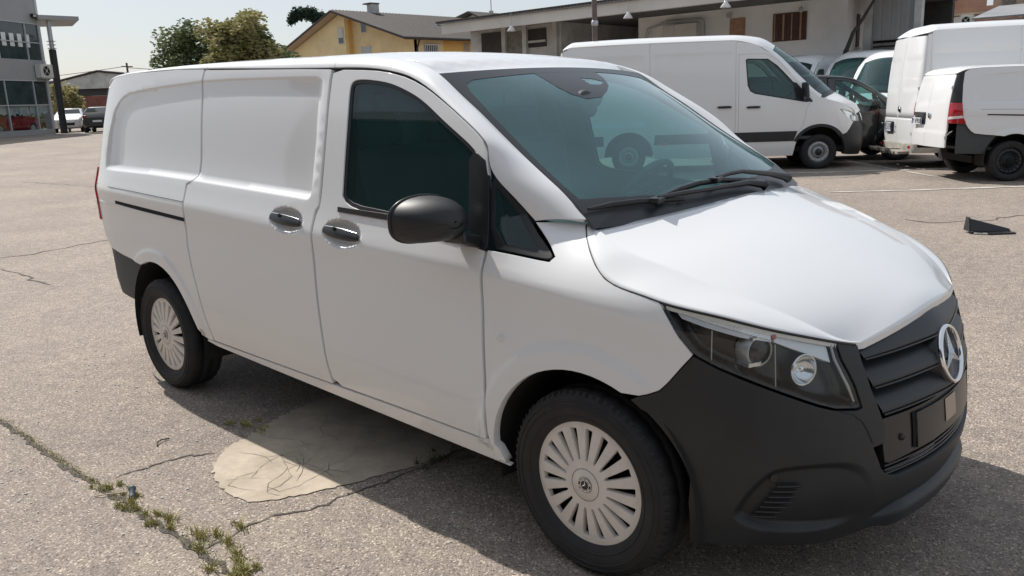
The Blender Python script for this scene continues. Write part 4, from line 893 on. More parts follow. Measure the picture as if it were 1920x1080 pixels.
    panel('grille',M['grille'],lambda t,z:(lambda p:(p[0],-p[1],p[2]))(sk2(t,z,-.02)),gp+[(2*STF-t,z) for t,z in reversed(gp[:-1])],step=.07,bstep=.05,parent=root,rim=.02)
    for z in (.93,1.01,1.08): MB().tube([(lambda p:(p[0],-p[1],p[2]))(sk2(.95+(2*STF-1.9)*k/16,z,-.005)) for k in range(17)],.013,6).build('grille_slat',M['plastic_s'],root)
    p=sk2(STF,1.02,.01); MB().lathe([(.11,0),(.11,.012),(.095,.014),(.093,0)],p,(1,0,.3),32).build('badge_ring',M['chrome'],root)
    lo=[(-4.90,.34),(-4.92,.50),(-5.035,.53),(-5.06,.49)]
    panel('rear_bumper',bumper,lambda t,z:(lambda p:(p[0],-p[1],p[2]))(sk2(t,z,.03)),[(-4.55,.32),(-4.55,.56),(-5.0,.56),(-5.06,.49),(STR,.49),(2*STR+5.06,.49),(2*STR+5.0,.56),(2*STR+4.55,.56),(2*STR+4.55,.32),(STR,.30)],step=.08,bstep=.05,parent=root,rim=.06)
    MB().box((-2.2,0,.42),(5.4,1.6,.1)).build('underbody',M['liner'],root)
    MB().box((-.9,0,.66),(1.6,1.8,.06)).build('floor_pan',M['interior_d'],root)
    box('dashboard',(.02,0,1.20),(.55,1.70,.42),M['interior_d'],root,bevel=.08)
    for y in (.5,-.35): 
        st=box('seat',(-.95,y,1.0),(.5,.5 if y>0 else .9,.15),M['fabric'],root,bevel=.05); box('seat_backrest',(-1.22,y,1.36),(.13,.48 if y>0 else .88,.62),M['fabric'],st,ry=-.2,bevel=.05)
        box('headrest',(-1.32,y,1.76),(.08,.26,.16),M['fabric'],st,ry=-.2,bevel=.04)
    sw=MB(); ax=Vector((-.8,0,.6)).normalized(); a,b,_=basis(ax); c=Vector((-.42,.5,1.42)); sw.tube([c+(a*math.cos(t)+b*math.sin(t))*.2 for t in [2*math.pi*k/24 for k in range(25)]],.018,6,False); sw.tube([c-a*.19,c+a*.19],.02,6); sw.build('steering_wheel',M['interior_d'],root)
    wc='steel' if not old else 'black'
    for x in (-.03,-3.70):
        for s in (1,-1): wheel(root,x,-(.93-.09)*s,.355,s,wc,.36)
def number_plate(root,txt,loc,rz,w=.50,h=.11,two=False):
    """plate in the tail plane of a van, facing backwards"""
    pl=box('number_plate',loc,(.012,w,h),M['white_lens'],root)
    for s in (-1,1): box('plate_band',(loc[0]-.007,loc[1]+s*(w/2-.02),loc[2]),(.002,.04,h-.01),M['blue_band'],pl)
    cu=bpy.data.curves.new('plate_text','FONT'); cu.body=txt; cu.size=h*1.0; cu.align_x='CENTER'; cu.align_y='CENTER'; cu.extrude=.001
    tmp=bpy.data.objects.new('tmp',cu); COL.objects.link(tmp); me=bpy.data.meshes.new_from_object(tmp.evaluated_get(bpy.context.evaluated_depsgraph_get())); bpy.data.objects.remove(tmp); me.materials.clear()
    t=link('lettering',me,M['seal'],pl); t.location=(loc[0]-.0085,loc[1],loc[2]-.004); t.rotation_euler=(math.pi/2,0,-math.pi/2); t.scale=(.92,1,1)
    return pl
M['step_grey']=mat('torn_step_plastic',(.30,.27,.23),.8,var=(4,.4))
M['blue_band']=mat('plate_blue',(.02,.06,.30),.4)
SPH=R(36)
bv=thing('panel_van','tall white panel van seen from its side behind the bonnet, dark stripe along the doors','van',(-6.08,14.83,0),SPH,'white vans parked in the yard')
build_big_van(bv)
bv.scale=(1.065,1,1)
for ch in bv.children:
    if ch.name.startswith('wheel') and 'housing' not in ch.name: ch.scale=(1/1.065,1,1)
ov=thing('panel_van','tall white panel van seen from its dirty rear doors with torn bumper step','van',(0,0,0),R(38),'white vans parked in the yard')
_h=R(38); ov.location=(-4.44+5.15*math.cos(_h),15.29+5.15*math.sin(_h),0)
build_big_van(ov,True)
number_plate(ov,'EY 519EZ',(-5.185,.40,.80),0,.36,.19)
st=MB()
for k in range(9):
    y=-.75+1.5*k/8; st.box((-5.30-.03*math.sin(k*1.9),y,.33+.018*math.sin(k*2.7)),(.22,.20,.05),rz=.1*math.sin(k*3.1),rx=.12*math.sin(k*1.7))
st.build('rear_step',M['step_grey'],ov)
for s in (1,-1): box('reflector',(-5.19,-.80*s,.43),(.02,.09,.06),M['red_lens'],ov,bevel=.005)
# small white van seen from its rear corner : same model as the big one in front
v2=thing('cargo_van','white van on the right seen from its rear corner, red tail light and black bumper','van',(.158,15.60,0),R(37.9),'white vans parked in the yard')
_skip=('wheel',)
for ch in list(van.children):
    if ch.name.split('.')[0] in _skip: continue
    copy_tree(ch,v2)
for x,z in ((0,.336),(-3.2,.336)):
    for s in (1,-1): wheel(v2,x,-(.925-.094)*s,z,s,'black')
number_plate(v2,'FY 479DE',(-4.268,.36,1.005),0,.42,.115)
# dark van, same shape again in black paint, its nose behind the old van
v3=thing('cargo_van','dark grey van half hidden between the tall white vans, green glass in its cab','van',(-5.45,17.45,0),R(37)); v3.scale=(1.03,1.03,1.03)
for ch in list(van.children):
    c=copy_tree(ch,v3)
def _dark(o):
    for sl_ in o.material_slots:
        if sl_.material==M['white']: sl_.link='OBJECT'; sl_.material=M['black_paint']
        elif sl_.material==M['glass_side']: sl_.link='OBJECT'; sl_.material=M['glass_bg']
    for c in o.children: _dark(c)
_dark(v3)
# three more tall vans further back, showing roofs and windscreens
for lab,loc,rz,sc_ in (('tall back row van whose roof shows right beside the side-on van cab',(-11.4,24.4,0),R(-90),1.0),
                   ('tall back row van with windscreen right above the dark van roof',(-9.0,24.0,0),R(-90),1.0),
                   ('tall white van with pale green windscreen right beside the dirty rear doors',(-6.9,20.9,0),R(-90),.94)):
    c=copy_tree(bv); c.location=loc; c.rotation_euler=(0,0,rz); c['label']=lab; c.scale=(sc_,)*3
# ================================================================ buildings, trees, street furniture in the background
M['panel_grey']=mat('metal_panel_grey',(.34,.345,.345),.45,var=(.8,.10))
M['frame_grey']=mat('window_frame_grey',(.50,.52,.53),.4)
M['glass_bldg']=mat('building_glass',(.045,.065,.07),.06,spec=.8,var=(1.2,.4))
M['film']=mat('plastic_film',(.62,.64,.64),.25,var=(3,.35),bump=(14,.5,.02))
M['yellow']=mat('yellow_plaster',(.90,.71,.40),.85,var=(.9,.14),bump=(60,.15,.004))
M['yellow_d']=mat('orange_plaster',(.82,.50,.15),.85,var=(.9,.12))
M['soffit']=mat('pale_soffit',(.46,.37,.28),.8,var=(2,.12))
M['tile']=mat('brown_grey_roof_tiles',(.072,.063,.058),.85,var=(5,.3),bump=(30,.4,.02))
M['fascia']=mat('concrete_fascia',(.64,.63,.59),.8,var=(.7,.12))
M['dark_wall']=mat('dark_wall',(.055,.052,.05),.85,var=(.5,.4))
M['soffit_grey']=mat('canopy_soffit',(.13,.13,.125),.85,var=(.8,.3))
M['plaster']=mat('white_plaster',(.86,.865,.86),.9,var=(.35,.16),bump=(40,.15,.004))
M['plaster_side']=mat('pink_white_plaster',(.80,.75,.72),.9,var=(.6,.12))
M['wood']=mat('brown_shutter_wood',(.10,.045,.035),.6,var=(8,.35))
M['wood_p']=mat('pale_board',(.42,.25,.17),.7,var=(6,.25))
M['concrete_w']=mat('weathered_concrete',(.52,.52,.50),.9,var=(1.3,.30))
M['timber']=mat('grey_timber',(.20,.19,.17),.85,var=(5,.4))
M['orange_w']=mat('orange_house_plaster',(.47,.26,.17),.88,var=(.8,.15))
M['roof_grey']=mat('grey_sheet_roof',(.26,.27,.28),.6,var=(1,.2))
M['brick']=mat('red_brick_wall',(.22,.085,.065),.85,var=(3,.3),bump=(25,.3,.01))
M['bark']=mat('bark',(.09,.07,.05),.9,bump=(20,.5,.01))
M['pole']=mat('rusty_pole',(.13,.105,.095),.7,var=(6,.3))
M['black_col']=mat('black_column',(.016,.017,.02),.5)
M['acwhite']=mat('ac_casing',(.60,.59,.55),.5,var=(3,.1))
def leaf_mat(name,a,b):
    m,nt,bs,N,L=nmat(name); g=N.new('ShaderNodeObjectInfo'); tc=N.new('ShaderNodeTexCoord'); n=N.new('ShaderNodeTexNoise'); n.inputs['Scale'].default_value=1.3; n.inputs['Detail'].default_value=8; n.inputs['Roughness'].default_value=.75
    L.new(tc.outputs['Object'],n.inputs['Vector']); mx=N.new('ShaderNodeMix'); mx.data_type='RGBA'; mr=N.new('ShaderNodeMapRange'); mr.inputs[1].default_value=.35; mr.inputs[2].default_value=.65
    L.new(n.outputs['Fac'],mr.inputs[0]); L.new(mr.outputs[0],mx.inputs['Factor']); mx.inputs['A'].default_value=(*a,1); mx.inputs['B'].default_value=(*b,1); L.new(mx.outputs['Result'],bs.inputs['Base Color'])
    bs.inputs['Roughness'].default_value=.6; tr=N.new('ShaderNodeBsdfTranslucent'); L.new(mx.outputs['Result'],tr.inputs[0]); ms=N.new('ShaderNodeMixShader'); ms.inputs[0].default_value=.42; L.new(bs.outputs[0],ms.inputs[1]); L.new(tr.outputs[0],ms.inputs[2]); L.new(ms.outputs[0],N['Material Output'].inputs[0])
    return m
M['leaf_dark']=leaf_mat('dark_leaves',(.085,.115,.05),(.15,.185,.08))
M['leaf_yel']=leaf_mat('yellow_green_leaves',(.24,.25,.09),(.36,.31,.15))
M['leaf_con']=leaf_mat('conifer_needles',(.022,.045,.032),(.04,.07,.045))
def wallbox(name,A,B,th,z0,z1,mt,parent=None,**p):
    """upright slab from A to B (plan), thickness th to the left of A->B"""
    A=Vector((A[0],A[1],0)); B=Vector((B[0],B[1],0)); t=(B-A).normalized(); n=Vector((-t.y,t.x,0)); c=(A+B)/2+n*th/2+Vector((0,0,(z0+z1)/2))
    return MB().box(c,((B-A).length,abs(th),z1-z0),rz=math.atan2(t.y,t.x)).build(name,mt,parent,**p)
class Facade:
    """places boxes on an upright plane: u along A->B, z up, d outwards (to the right of A->B)"""
    def __init__(s,A,B): s.A=Vector((A[0],A[1],0)); b=Vector((B[0],B[1],0)); s.t=(b-s.A).normalized(); s.n=Vector((s.t.y,-s.t.x,0)); s.a=math.atan2(s.t.y,s.t.x); s.L=(b-s.A).length
    def P(s,u,z,d=0): return s.A+s.t*u+s.n*d+Vector((0,0,z))
    def box(s,name,u0,u1,z0,z1,d0,d1,mt,parent=None,bevel=0,**p): return MB().box(s.P((u0+u1)/2,(z0+z1)/2,(d0+d1)/2),(abs(u1-u0),abs(d1-d0),abs(z1-z0)),rz=s.a).build(name,mt,parent,bevel=bevel,**p)
def ac_unit(F,u0,u1,z0,z1,label):
    t=thing('air_conditioner',label,'air conditioner')
    F.box('casing',u0,u1,z0,z1,.05,.42,M['acwhite'],t,bevel=.02)
    c=F.P((u0*.55+u1*.45),(z0+z1)/2,.425); r=(z1-z0)*.36
    MB().lathe([(r,.0),(r,.012),(r*.93,.012)],c,F.n,28).build('fan_ring',M['plastic_s'],t)
    MB().lathe([(0,.002),(r*.93,.002)],c,F.n,28).build('fan_opening',M['liner'],t)
    m=MB()
    for k in range(4): 
        a=k*math.pi/2+.4; m.hexa([c+F.n*.006+(F.t*math.cos(a+q)+Vector((0,0,1))*math.sin(a+q))*rr for q,rr in ((-.15,r*.2),(.35,r*.85),(.65,r*.85),(.3,r*.2))],[c+F.n*.009+(F.t*math.cos(a+q)+Vector((0,0,1))*math.sin(a+q))*rr for q,rr in ((-.15,r*.2),(.35,r*.85),(.65,r*.85),(.3,r*.2))])
    m.build('fan_blades',M['steel'],t); MB().lathe([(r*.25,.01),(0,.014)],c,F.n,16).build('fan_hub',M['acwhite'],t)
    F.box('bracket',u0+.1,u1-.1,z0-.06,z0,.02,.40,M['steel'],t)
    return t
# ---- showroom on the left edge
LB=Facade((-49.93-2.9,11.57-(-4.16)*-1*1.0+0,0)[:2],(-52.53,15.30)) if False else Facade((-45.4,5.07),(-52.53,15.30))
sh=thing('showroom','grey two storey showroom at the left edge with tall windows','building')
L_=LB.L; U=lambda u:L_-u          # u measured from the right hand corner
G0=.60
LB.box('plinth',U(9),U(0),G0-.3,.95,-.3,0,M['panel_grey'],sh)
LB.box('spandrel',U(9),U(0),3.72,4.86,-.3,0,M['panel_grey'],sh)
LB.box('parapet',U(9),U(0),6.90,9.6,-.3,0,M['panel_grey'],sh)
LB.box('corner_column',U(.16),U(-.02),.95,9.58,-.32,.03,M['frame_grey'],sh)
LB.box('side_parapet',U(.25),U(.02),3.72,9.55,-12,-.31,M['panel_grey'],sh)
for k in range(4): w=LB.box('added_side_frame',U(.2),U(.05),.9,3.72,-.40-k*1.9,-.32-k*1.9,M['frame_grey'],sh); LB.box('added_side_pane',U(.14),U(.12),.95,3.7,-2.2-k*1.9,-.41-k*1.9,M['glass_clear'],w)  # glazing added on the unseen side to let sun onto the cars inside
for z0,z1 in ((.95,2.36),(2.36,3.72),(4.86,5.85),(5.85,6.90)):
    for u0,u1 in ((.16,1.28),(1.28,3.55),(3.55,5.8),(5.8,8.9)):
        low=z1<2.4
        w=LB.box('window_frame',U(u1),U(u1-.05),z0,z1,-.12,.012,M['frame_grey'],sh)
        LB.box('window_rail',U(u1-.05),U(u0),z1-.05,z1,-.10,.008,M['frame_grey'],w)
        LB.box('pane',U(u1-.05),U(u0),z0,z1-.05,-.07,-.05,M['glass_clear'] if low else M['glass_bldg'],w)
LB.box('floor_slab',U(9),U(.2),3.6,4.9,-6,-.31,M['dark_wall'],sh); LB.box('back_wall',U(9),U(.2),.6,9,-6.3,-6.05,M['bulkhead'],sh)
LB.box('inner_floor',U(9),U(.2),.55,.72,-6.0,-.31,M['panel_grey'],sh)
for k in range(4): # white slabs painting daylight from the far windows onto the panes
    u=.95+.62*k; LB.box('painted_daylight',U(u+.34),U(u),5.55,6.25,-.048,-.044,M['white_lens'],sh)
fm=MB()
for k in range(24):
    u0=.2+k*.30; fm.add([LB.P(U(u0+.30),2.36+.03*math.sin(k*2.1),-.16-.03*math.sin(k*1.3)),LB.P(U(u0),2.36+.03*math.sin(k*2.1+2.1),-.16-.03*math.sin(k*1.3+1.3)),LB.P(U(u0),1.80+.10*math.sin(k*1.7+1.7),-.14-.03*math.sin(k*2.3+2.3)),LB.P(U(u0+.30),1.80+.10*math.sin(k*1.7),-.14-.03*math.sin(k*2.3))],[(0,1,2,3)],True)
tag(fm.build('plastic_sheet',M['film'],fix=False),'crumpled clear plastic sheet hung inside the lower showroom windows','sheet')
lp=thing('wall_lamp','small floodlight fixed high on the showroom parapet','lamp'); LB.box('lamp_housing',U(.65),U(.30),7.22,7.42,.02,.20,M['plastic_s'],lp,bevel=.02); LB.box('lamp_glass',U(.62),U(.33),7.25,7.36,.2,.21,M['white_lens'],lp)
ac_unit(LB,U(1.0),U(-.04),3.86,4.62,'square air conditioner with round fan on the showroom corner')
cp=thing('entrance_canopy','grey flat canopy sticking out from the showroom corner on a slim column','canopy')
MB().hexa([(-51.9,15.1,7.12),(-52.5,17.55,7.22),(-54.6,17.9,7.05),(-54.6,15.2,6.9)],[(-51.9,15.1,7.36),(-52.5,17.55,7.42),(-54.6,17.9,7.42),(-54.6,15.2,7.36)]).build('canopy_slab',M['panel_grey'],cp)
MB().tube([(-52.66,15.86,7.15),(-52.66,15.86,5.5)],.13,14).build('column_top',M['steel'],cp)
MB().tube([(-52.66,15.86,5.5),(-52.70,15.84,.6)],.20,16).build('column',M['black_col'],cp)
for z in (5.55,5.75,5.95): MB().lathe([(.13,0),(.24,.0),(.24,.03),(.13,.03)],(-52.66,15.86,z),(0,0,1),20).build('column_ring',M['steel'],cp)
# ---- cars far left
M['red_paint']=mat('red_paint',(.42,.01,.015),.3,coat=.8); M['car_glass']=mat('car_glass',(.03,.045,.05),.08,spec=.8)
def car(name,label,loc,rz,paint,hatch=True):
    t=thing(name,label,'car',loc,rz)
    st=[(2.05,.35,.62,.62,.70),(1.95,.28,.78,.80,.80),(1.3,.24,.93,.95,.84),(.85,.22,.98,1.02,.86),(.2,.22,.98,1.44,.86),(-.4,.22,.98,1.50,.87),(-1.2,.24,.98,1.46,.86),(-1.75,.28,.97,1.15 if hatch else 1.0,.83),(-1.98,.36,.80,.86,.78)]
    mb=MB(); vs=[]; n=10
    for x,z0,zb,zt,w in st:
        wt=w*(1-.28*min(1,max(0,zt-zb)/.5))
        half=[(w*.92,z0),(w,z0+.18),(w,(z0+zb)/2+.1),(w*.97,zb),(wt,zb+(zt-zb)*.9),(wt*.8,zt)]
        vs+=[(x,-y,z) for y,z in half]+[(x,y,z) for y,z in reversed(half)]
    m=12
    mb.add(vs,[(i*m+j,i*m+(j+1)%m,(i+1)*m+(j+1)%m,(i+1)*m+j) for i in range(len(st)-1) for j in range(m)],True)
    mb.add(vs[:m],[tuple(range(m))]); mb.add(vs[-m:],[tuple(range(m-1,-1,-1))]); mb.build('body',paint,t)
    for s in (1,-1):
        g=MB(); g.add([(x,-s*w,z) for x,z,w in ((.72,1.02,.845),(.20,1.36,.66),(-.35,1.42,.655),(-.35,1.02,.86))],[(0,1,2,3)]); g.build('side_window',M['car_glass'],t)
        g=MB(); g.add([(x,-s*w,z) for x,z,w in ((-.42,1.02,.86),(-.42,1.42,.655),(-1.15,1.38,.66),(-1.5,1.04,.84))],[(0,1,2,3)]); g.build('side_window',M['car_glass'],t)
        box('headlight',(1.93,-.58*s,.70),(.18,.34,.14),M['white_lens'],t,rz=-.3*s,bevel=.03); box('tail_light',(-1.86,-.66*s,.90),(.20,.22,.20),M['red_lens'],t,rz=.25*s,bevel=.03)
        box('door_mirror',(.62,-.95*s,1.05),(.12,.18,.12),paint,t,bevel=.03)
        for x in (1.28,-1.3):
            w=MB().lathe([(.20,.10),(.29,.11),(.315,.09),(.315,-.09),(.2,-.1)],(x,-.76*s,.315),(0,-s,0),24).build('wheel',M['rubber'],t)
            MB().lathe([(.20,.09),(.12,.11),(0,.105)],(x,-.76*s,.315),(0,-s,0),20).build('rim',M['steel'],w)
    g=MB(); g.add([(.80,-.70,1.045),(.80,.70,1.045),(.26,.56,1.425),(.26,-.56,1.425)],[(0,1,2,3)]); g.build('windscreen',M['car_glass'],t)
    g=MB(); g.add([(-1.27,-.56,1.435),(-1.27,.56,1.435),(-1.72,.68,1.17),(-1.72,-.68,1.17)],[(0,1,2,3)]); g.build('rear_window',M['car_glass'],t)
    box('front_grille',(2.02,0,.52),(.08,.9,.16),M['plastic_s'],t); box('rear_plate',(-1.99,0,.66),(.03,.5,.11),M['white_lens'],t)
    return t
_cz=lambda x,y:GZ(x,y)
car('parked_car','white hatchback seen from the front behind the black column',(-56.2,17.6,_cz(-56.2,17.6)),R(-28),M['white'])
car('parked_car','black hatchback seen from its rear beside the white one',(-52.1,17.95,_cz(-52.1,17.95)),R(150),M['black_paint'])
rc=car('parked_car','red car inside the showroom behind plastic sheeting',(0,0,0),0,M['red_paint']); p=LB.P(U(2.45),0,-1.35); rc.location=(p.x,p.y,.72); rc.rotation_euler=(0,0,LB.a)
rc=car('parked_car','dark car inside the showroom left of the red one',(0,0,0),0,M['black_paint']); p=LB.P(U(6.9),0,-1.75); rc.location=(p.x,p.y,.72); rc.rotation_euler=(0,0,LB.a)
# ---- hedge, low wall, brick hall, pole, trees beyond
def leaves(mb,c,rad,n,sz,rnd,shell=.55,flat=1.0,droop=0):
    for _ in range(n):
        while True:
            p=Vector((rnd.uniform(-1,1),rnd.uniform(-1,1),rnd.uniform(-1,1)))
            if p.length<1 and p.length>rnd.random()*shell: break
        q=Vector((c[0]+p.x*rad[0],c[1]+p.y*rad[1],c[2]+p.z*rad[2])); nn=Vector((rnd.gauss(0,1),rnd.gauss(0,1),rnd.gauss(.5,1))).normalized(); u,w,_=basis(nn); s=sz*rnd.uniform(.6,1.4)
        mb.add([q-u*s,q+w*s*.45,q+u*s,q-w*s*.45-Vector((0,0,droop*s))],[(0,1,2,3)],False)
def tree(name,label,x,y,h,crown,mt,seed,n=5200,sz=.15,group=None,trunk=.22,clumps=26):
    rnd=random.Random(seed); t=thing(name,label,'tree',(0,0,0),0,group); g=GZ(x,y)
    cz,rx,rz_=crown; m=MB(); top=Vector((x,y,cz))
    m.tube([(x,y,g-.2),(x+.05,y,g+(cz-g)*.5),(x-.05,y+.05,cz)],[trunk,trunk*.75,trunk*.4],8)
    cl=[]
    for i in range(clumps):
        a=rnd.uniform(0,6.28); e=rnd.uniform(-.55,1.0); k=rnd.uniform(.45,.95); q=Vector((math.cos(a)*math.sqrt(max(0,1-e*e*.8))*rx*k,math.sin(a)*math.sqrt(max(0,1-e*e*.8))*rx*k,e*rz_*k)); cl.append((top+q,rnd.uniform(.22,.42)*rx))
        if i%2==0: m.tube([top-Vector((0,0,rz_*.5)),top+q*.5-Vector((0,0,rz_*.12)),top+q],[trunk*.35,trunk*.2,.02],5)
    m.build('trunk',M['bark'],t,fix=False)
    lm=MB(); per=n//clumps
    for c,r_ in cl: leaves(lm,c,(r_,r_,r_*.8),per,sz,rnd)
    leaves(lm,top,(rx*.75,rx*.75,rz_*.75),n//5,sz,rnd)
    lm.build('crown',mt,t,fix=False); return t
tree('broadleaf_tree','big dark green tree standing behind the white van roof',-50.3,23.8,8,(4.2,3.0,2.7),M['leaf_dark'],3,n=9500,sz=.14,trunk=.3,clumps=40)
tree('broadleaf_tree','dark green tree right of the yellow one, beside the yellow house',-46.7,26.2,8,(4.4,2.0,2.1),M['leaf_dark'],4,n=6500,sz=.14,trunk=.26)
tree('broadleaf_tree','yellow green tree rising between the dark crowns',-46.3,24.2,8,(5.15,2.35,2.45),M['leaf_yel'],5,n=7500,sz=.14,clumps=36)
tree('broadleaf_tree','small dark tree far behind the black column',-86.0,24.3,6,(5.6,2.6,1.6),M['leaf_dark'],8,n=1500,sz=.25,clumps=14)
tree('young_tree','light green young tree beside the black column',-58.2,18.1,5,(2.75,1.15,1.6),M['leaf_yel'],9,n=1500,sz=.13,clumps=14,trunk=.09)
ct=thing('conifer_tree','dark conifer with drooping top behind the yellow house','tree'); rnd=random.Random(12); m=MB()
spine=[(-62.6,43.6,0),(-62.6,43.6,6),(-63.0,43.2,8.6),(-63.4,42.8,9.5),(-64.1,42.1,10.1),(-65.1,41.2,10.05),(-65.7,40.7,9.3)]
m.tube(spine,[.3,.22,.15,.11,.08,.05,.03],7); m.build('trunk',M['bark'],ct,fix=False); lm=MB()
for i in range(90):
    k=rnd.uniform(0,1); j=min(int(1+k*5),5); a=Vector(spine[j]); b=Vector(spine[j+1]); p=a.lerp(b,rnd.random()); w=(1-k)*1.1+.06
    leaves(lm,p+Vector((rnd.gauss(0,w*.5),rnd.gauss(0,w*.5),-rnd.random()*w*.9)),(.26+.3*(1-k),.26+.3*(1-k),.42+.3*(1-k)),55,.11,rnd,.2,droop=1.8)
lm.build('crown',M['leaf_con'],ct,fix=False)
hd=MB(); rnd=random.Random(5)
for k in range(46): 
    q=k/45; leaves(hd,(-61.5+3.2*q,16.4+6.6*q,1.35),(.45,.45,.62),60,.10,rnd,.2)
tag(hd.build('hedge',M['leaf_dark'],fix=False),'clipped green hedge behind the parked cars','hedge')
bh=thing('brick_hall','low red brick hall with grey gable far behind the parked cars','building'); BF=Facade((-81.6,25.7),(-75.2,31.75)); bl=BF.L
BF.box('brick_wall',0,bl,0,3.35,-6,0,M['brick'],bh); BF.box('window_band',1.0,bl,3.36,4.0,-.25,-.05,M['dark_wall'],bh)
g=MB(); g.hexa([BF.P(-.1,4.0,.25),BF.P(bl+.4,4.0,.25),BF.P(bl+.4,4.75,.25),BF.P(bl*.47,5.42,.25),BF.P(-.1,4.55,.25)],[BF.P(-.1,4.0,-7),BF.P(bl+.4,4.0,-7),BF.P(bl+.4,4.75,-7),BF.P(bl*.47,5.42,-7),BF.P(-.1,4.55,-7)]); g.build('gable',M['concrete_w'],bh)
for a,b,za,zb in ((-.3,bl*.47,4.55,5.48),(bl*.47,bl+.5,5.48,4.8)):
    MB().hexa([BF.P(a,za,.45),BF.P(b,zb,.45),BF.P(b,zb,-7.2),BF.P(a,za,-7.2)],[BF.P(a,za+.12,.45),BF.P(b,zb+.12,.45),BF.P(b,zb+.12,-7.2),BF.P(a,za+.12,-7.2)]).build('roof',M['tile'],bh)
for u in (.35,.95): BF.box('downpipe',u,u+.12,0,4.0,0,.12,M['concrete_w'],bh)
an=thing('annex','low flat annex with rusty wall left of the brick hall','building'); AF=Facade((-86.2,22.9),(-81.8,25.6))
AF.box('wall',0,AF.L,0,3.6,-5,0,M['brick'],an); AF.box('roof_band',0,AF.L+.2,3.6,4.7,-5.3,.3,M['concrete_w'],an); AF.box('roof',-.1,AF.L+.3,4.7,4.82,-5.5,.5,M['roof_grey'],an)
up=thing('utility_pole','thin utility pole with crossarm beyond the brick hall','pole'); MB().tube([(-83.7,33.3,0),(-83.7,33.3,6.55)],[.14,.10],8).build('post',M['pole'],up); MB().box((-83.7,33.3,6.2),(.1,1.1,.1)).build('crossarm',M['pole'],up)
for i,(dz,e) in enumerate(((0,(-120,8,6.6)),(-.15,(-70,60,7.6)))):
    a=Vector((-83.7,33.3,6.25+dz)); b=Vector(e); MB().tube([a.lerp(b,k/12)-Vector((0,0,1.2*4*(k/12)*(1-k/12))) for k in range(13)],.03,4).build('wire',M['pole'],up)
# ---- yellow house
yh=thing('yellow_house','yellow house with long brown tiled roof and gable facing the yard','building')
YF=Facade((-56.9,33.5),(-40.9,33.5)); DEP=-11.5; YAP=8.44; YR=15.75
def yh_z(u): return 5.16+.3455*u if u<YAP else 8.07-(8.07-5.86)/(YR-YAP)*(u-YAP)
def gable(name,u0,u1,d0,d1,mt):
    us=[u0]+([YAP] if u0<YAP<u1 else [])+[u1]
    return MB().hexa([YF.P(u0,0,d0),YF.P(u1,0,d0)]+[YF.P(u,yh_z(u)-.16,d0) for u in reversed(us)],[YF.P(u0,0,d1),YF.P(u1,0,d1)]+[YF.P(u,yh_z(u)-.16,d1) for u in reversed(us)]).build(name,mt,yh)
gable('gable_wall',1.1,8.98,0,-.3,M['yellow']); gable('gable_wall',8.98,15.5,-.64,-.9,M['yellow'])
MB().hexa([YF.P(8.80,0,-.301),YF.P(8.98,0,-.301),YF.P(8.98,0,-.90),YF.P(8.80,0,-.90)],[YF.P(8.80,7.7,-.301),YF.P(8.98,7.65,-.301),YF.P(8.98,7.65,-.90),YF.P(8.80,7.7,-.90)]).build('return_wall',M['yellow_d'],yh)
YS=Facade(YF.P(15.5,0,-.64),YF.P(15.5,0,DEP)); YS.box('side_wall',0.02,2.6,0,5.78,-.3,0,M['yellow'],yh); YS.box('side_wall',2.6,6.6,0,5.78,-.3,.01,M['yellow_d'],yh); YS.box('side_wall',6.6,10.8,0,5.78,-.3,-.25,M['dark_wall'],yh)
def roofslab(name,ua,za,ub,zb):
    return MB().hexa([YF.P(ua,za-.14,.75),YF.P(ub,zb-.14,.75),YF.P(ub,zb-.14,DEP-.6),YF.P(ua,za-.14,DEP-.6)],[YF.P(ua,za,.75),YF.P(ub,zb,.75),YF.P(ub,zb,DEP-.6),YF.P(ua,za,DEP-.6)]).build(name,M['tile'],yh)
roofslab('roof',.3,5.30,YAP,8.15); roofslab('roof',YAP,8.15,16.3,5.78)
for ua,za,ub,zb in ((.35,5.15,YAP,7.98),(YAP,7.98,16.2,5.64)):
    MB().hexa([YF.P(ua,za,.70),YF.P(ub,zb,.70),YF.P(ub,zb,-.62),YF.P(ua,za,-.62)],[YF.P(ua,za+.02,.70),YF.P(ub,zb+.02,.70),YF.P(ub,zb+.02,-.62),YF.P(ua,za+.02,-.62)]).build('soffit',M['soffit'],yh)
tm=MB()
for k in range(40):
    d=.68-(k+.5)*(11.9/40); tm.add([YF.P(YAP,8.155,d+.12),YF.P(16.3,5.785,d+.12),YF.P(16.3,5.85,d),YF.P(YAP,8.22,d),YF.P(16.3,5.785,d-.12),YF.P(YAP,8.155,d-.12)],[(0,1,2,3),(3,2,4,5)])
tag(tm.build('roof_tile_rows',M['tile'],yh,fix=False),kind='stuff')
for u0,u1,z0,z1,d,sh_ in ((8.16,8.83,5.89,7.02,.0,.62),(10.0,10.6,6.53,7.26,-.64,0),(9.85,10.95,4.95,5.62,-.64,1.0)):
    w=YF.box('window',u0,u1,z0,z1,d-.05,d+.03,M['frame_grey'],yh); YF.box('pane',u0+.06,u1-.06,z0+.06,z1-.06,d+.03,d+.034,M['car_glass'] if sh_<1 else M['frame_grey'],w)
    if 0<sh_<1: YF.box('roller_shutter',u0+.06,u1-.06,z1-(z1-z0)*sh_,z1-.05,d+.034,d+.05,M['acwhite'],w)
w=YS.box('window',.85,2.1,4.6,5.50,-.05,.03,M['frame_grey'],yh); YS.box('pane',.9,2.05,4.65,5.45,.03,.035,M['car_glass'],w)
for k in range(7): YS.box('window_bar',.92+k*.165,.96+k*.165,4.5,5.42,.06,.09,M['white_lens'],w)
YS.box('top_bar',.85,2.1,5.38,5.44,.06,.10,M['white_lens'],w)
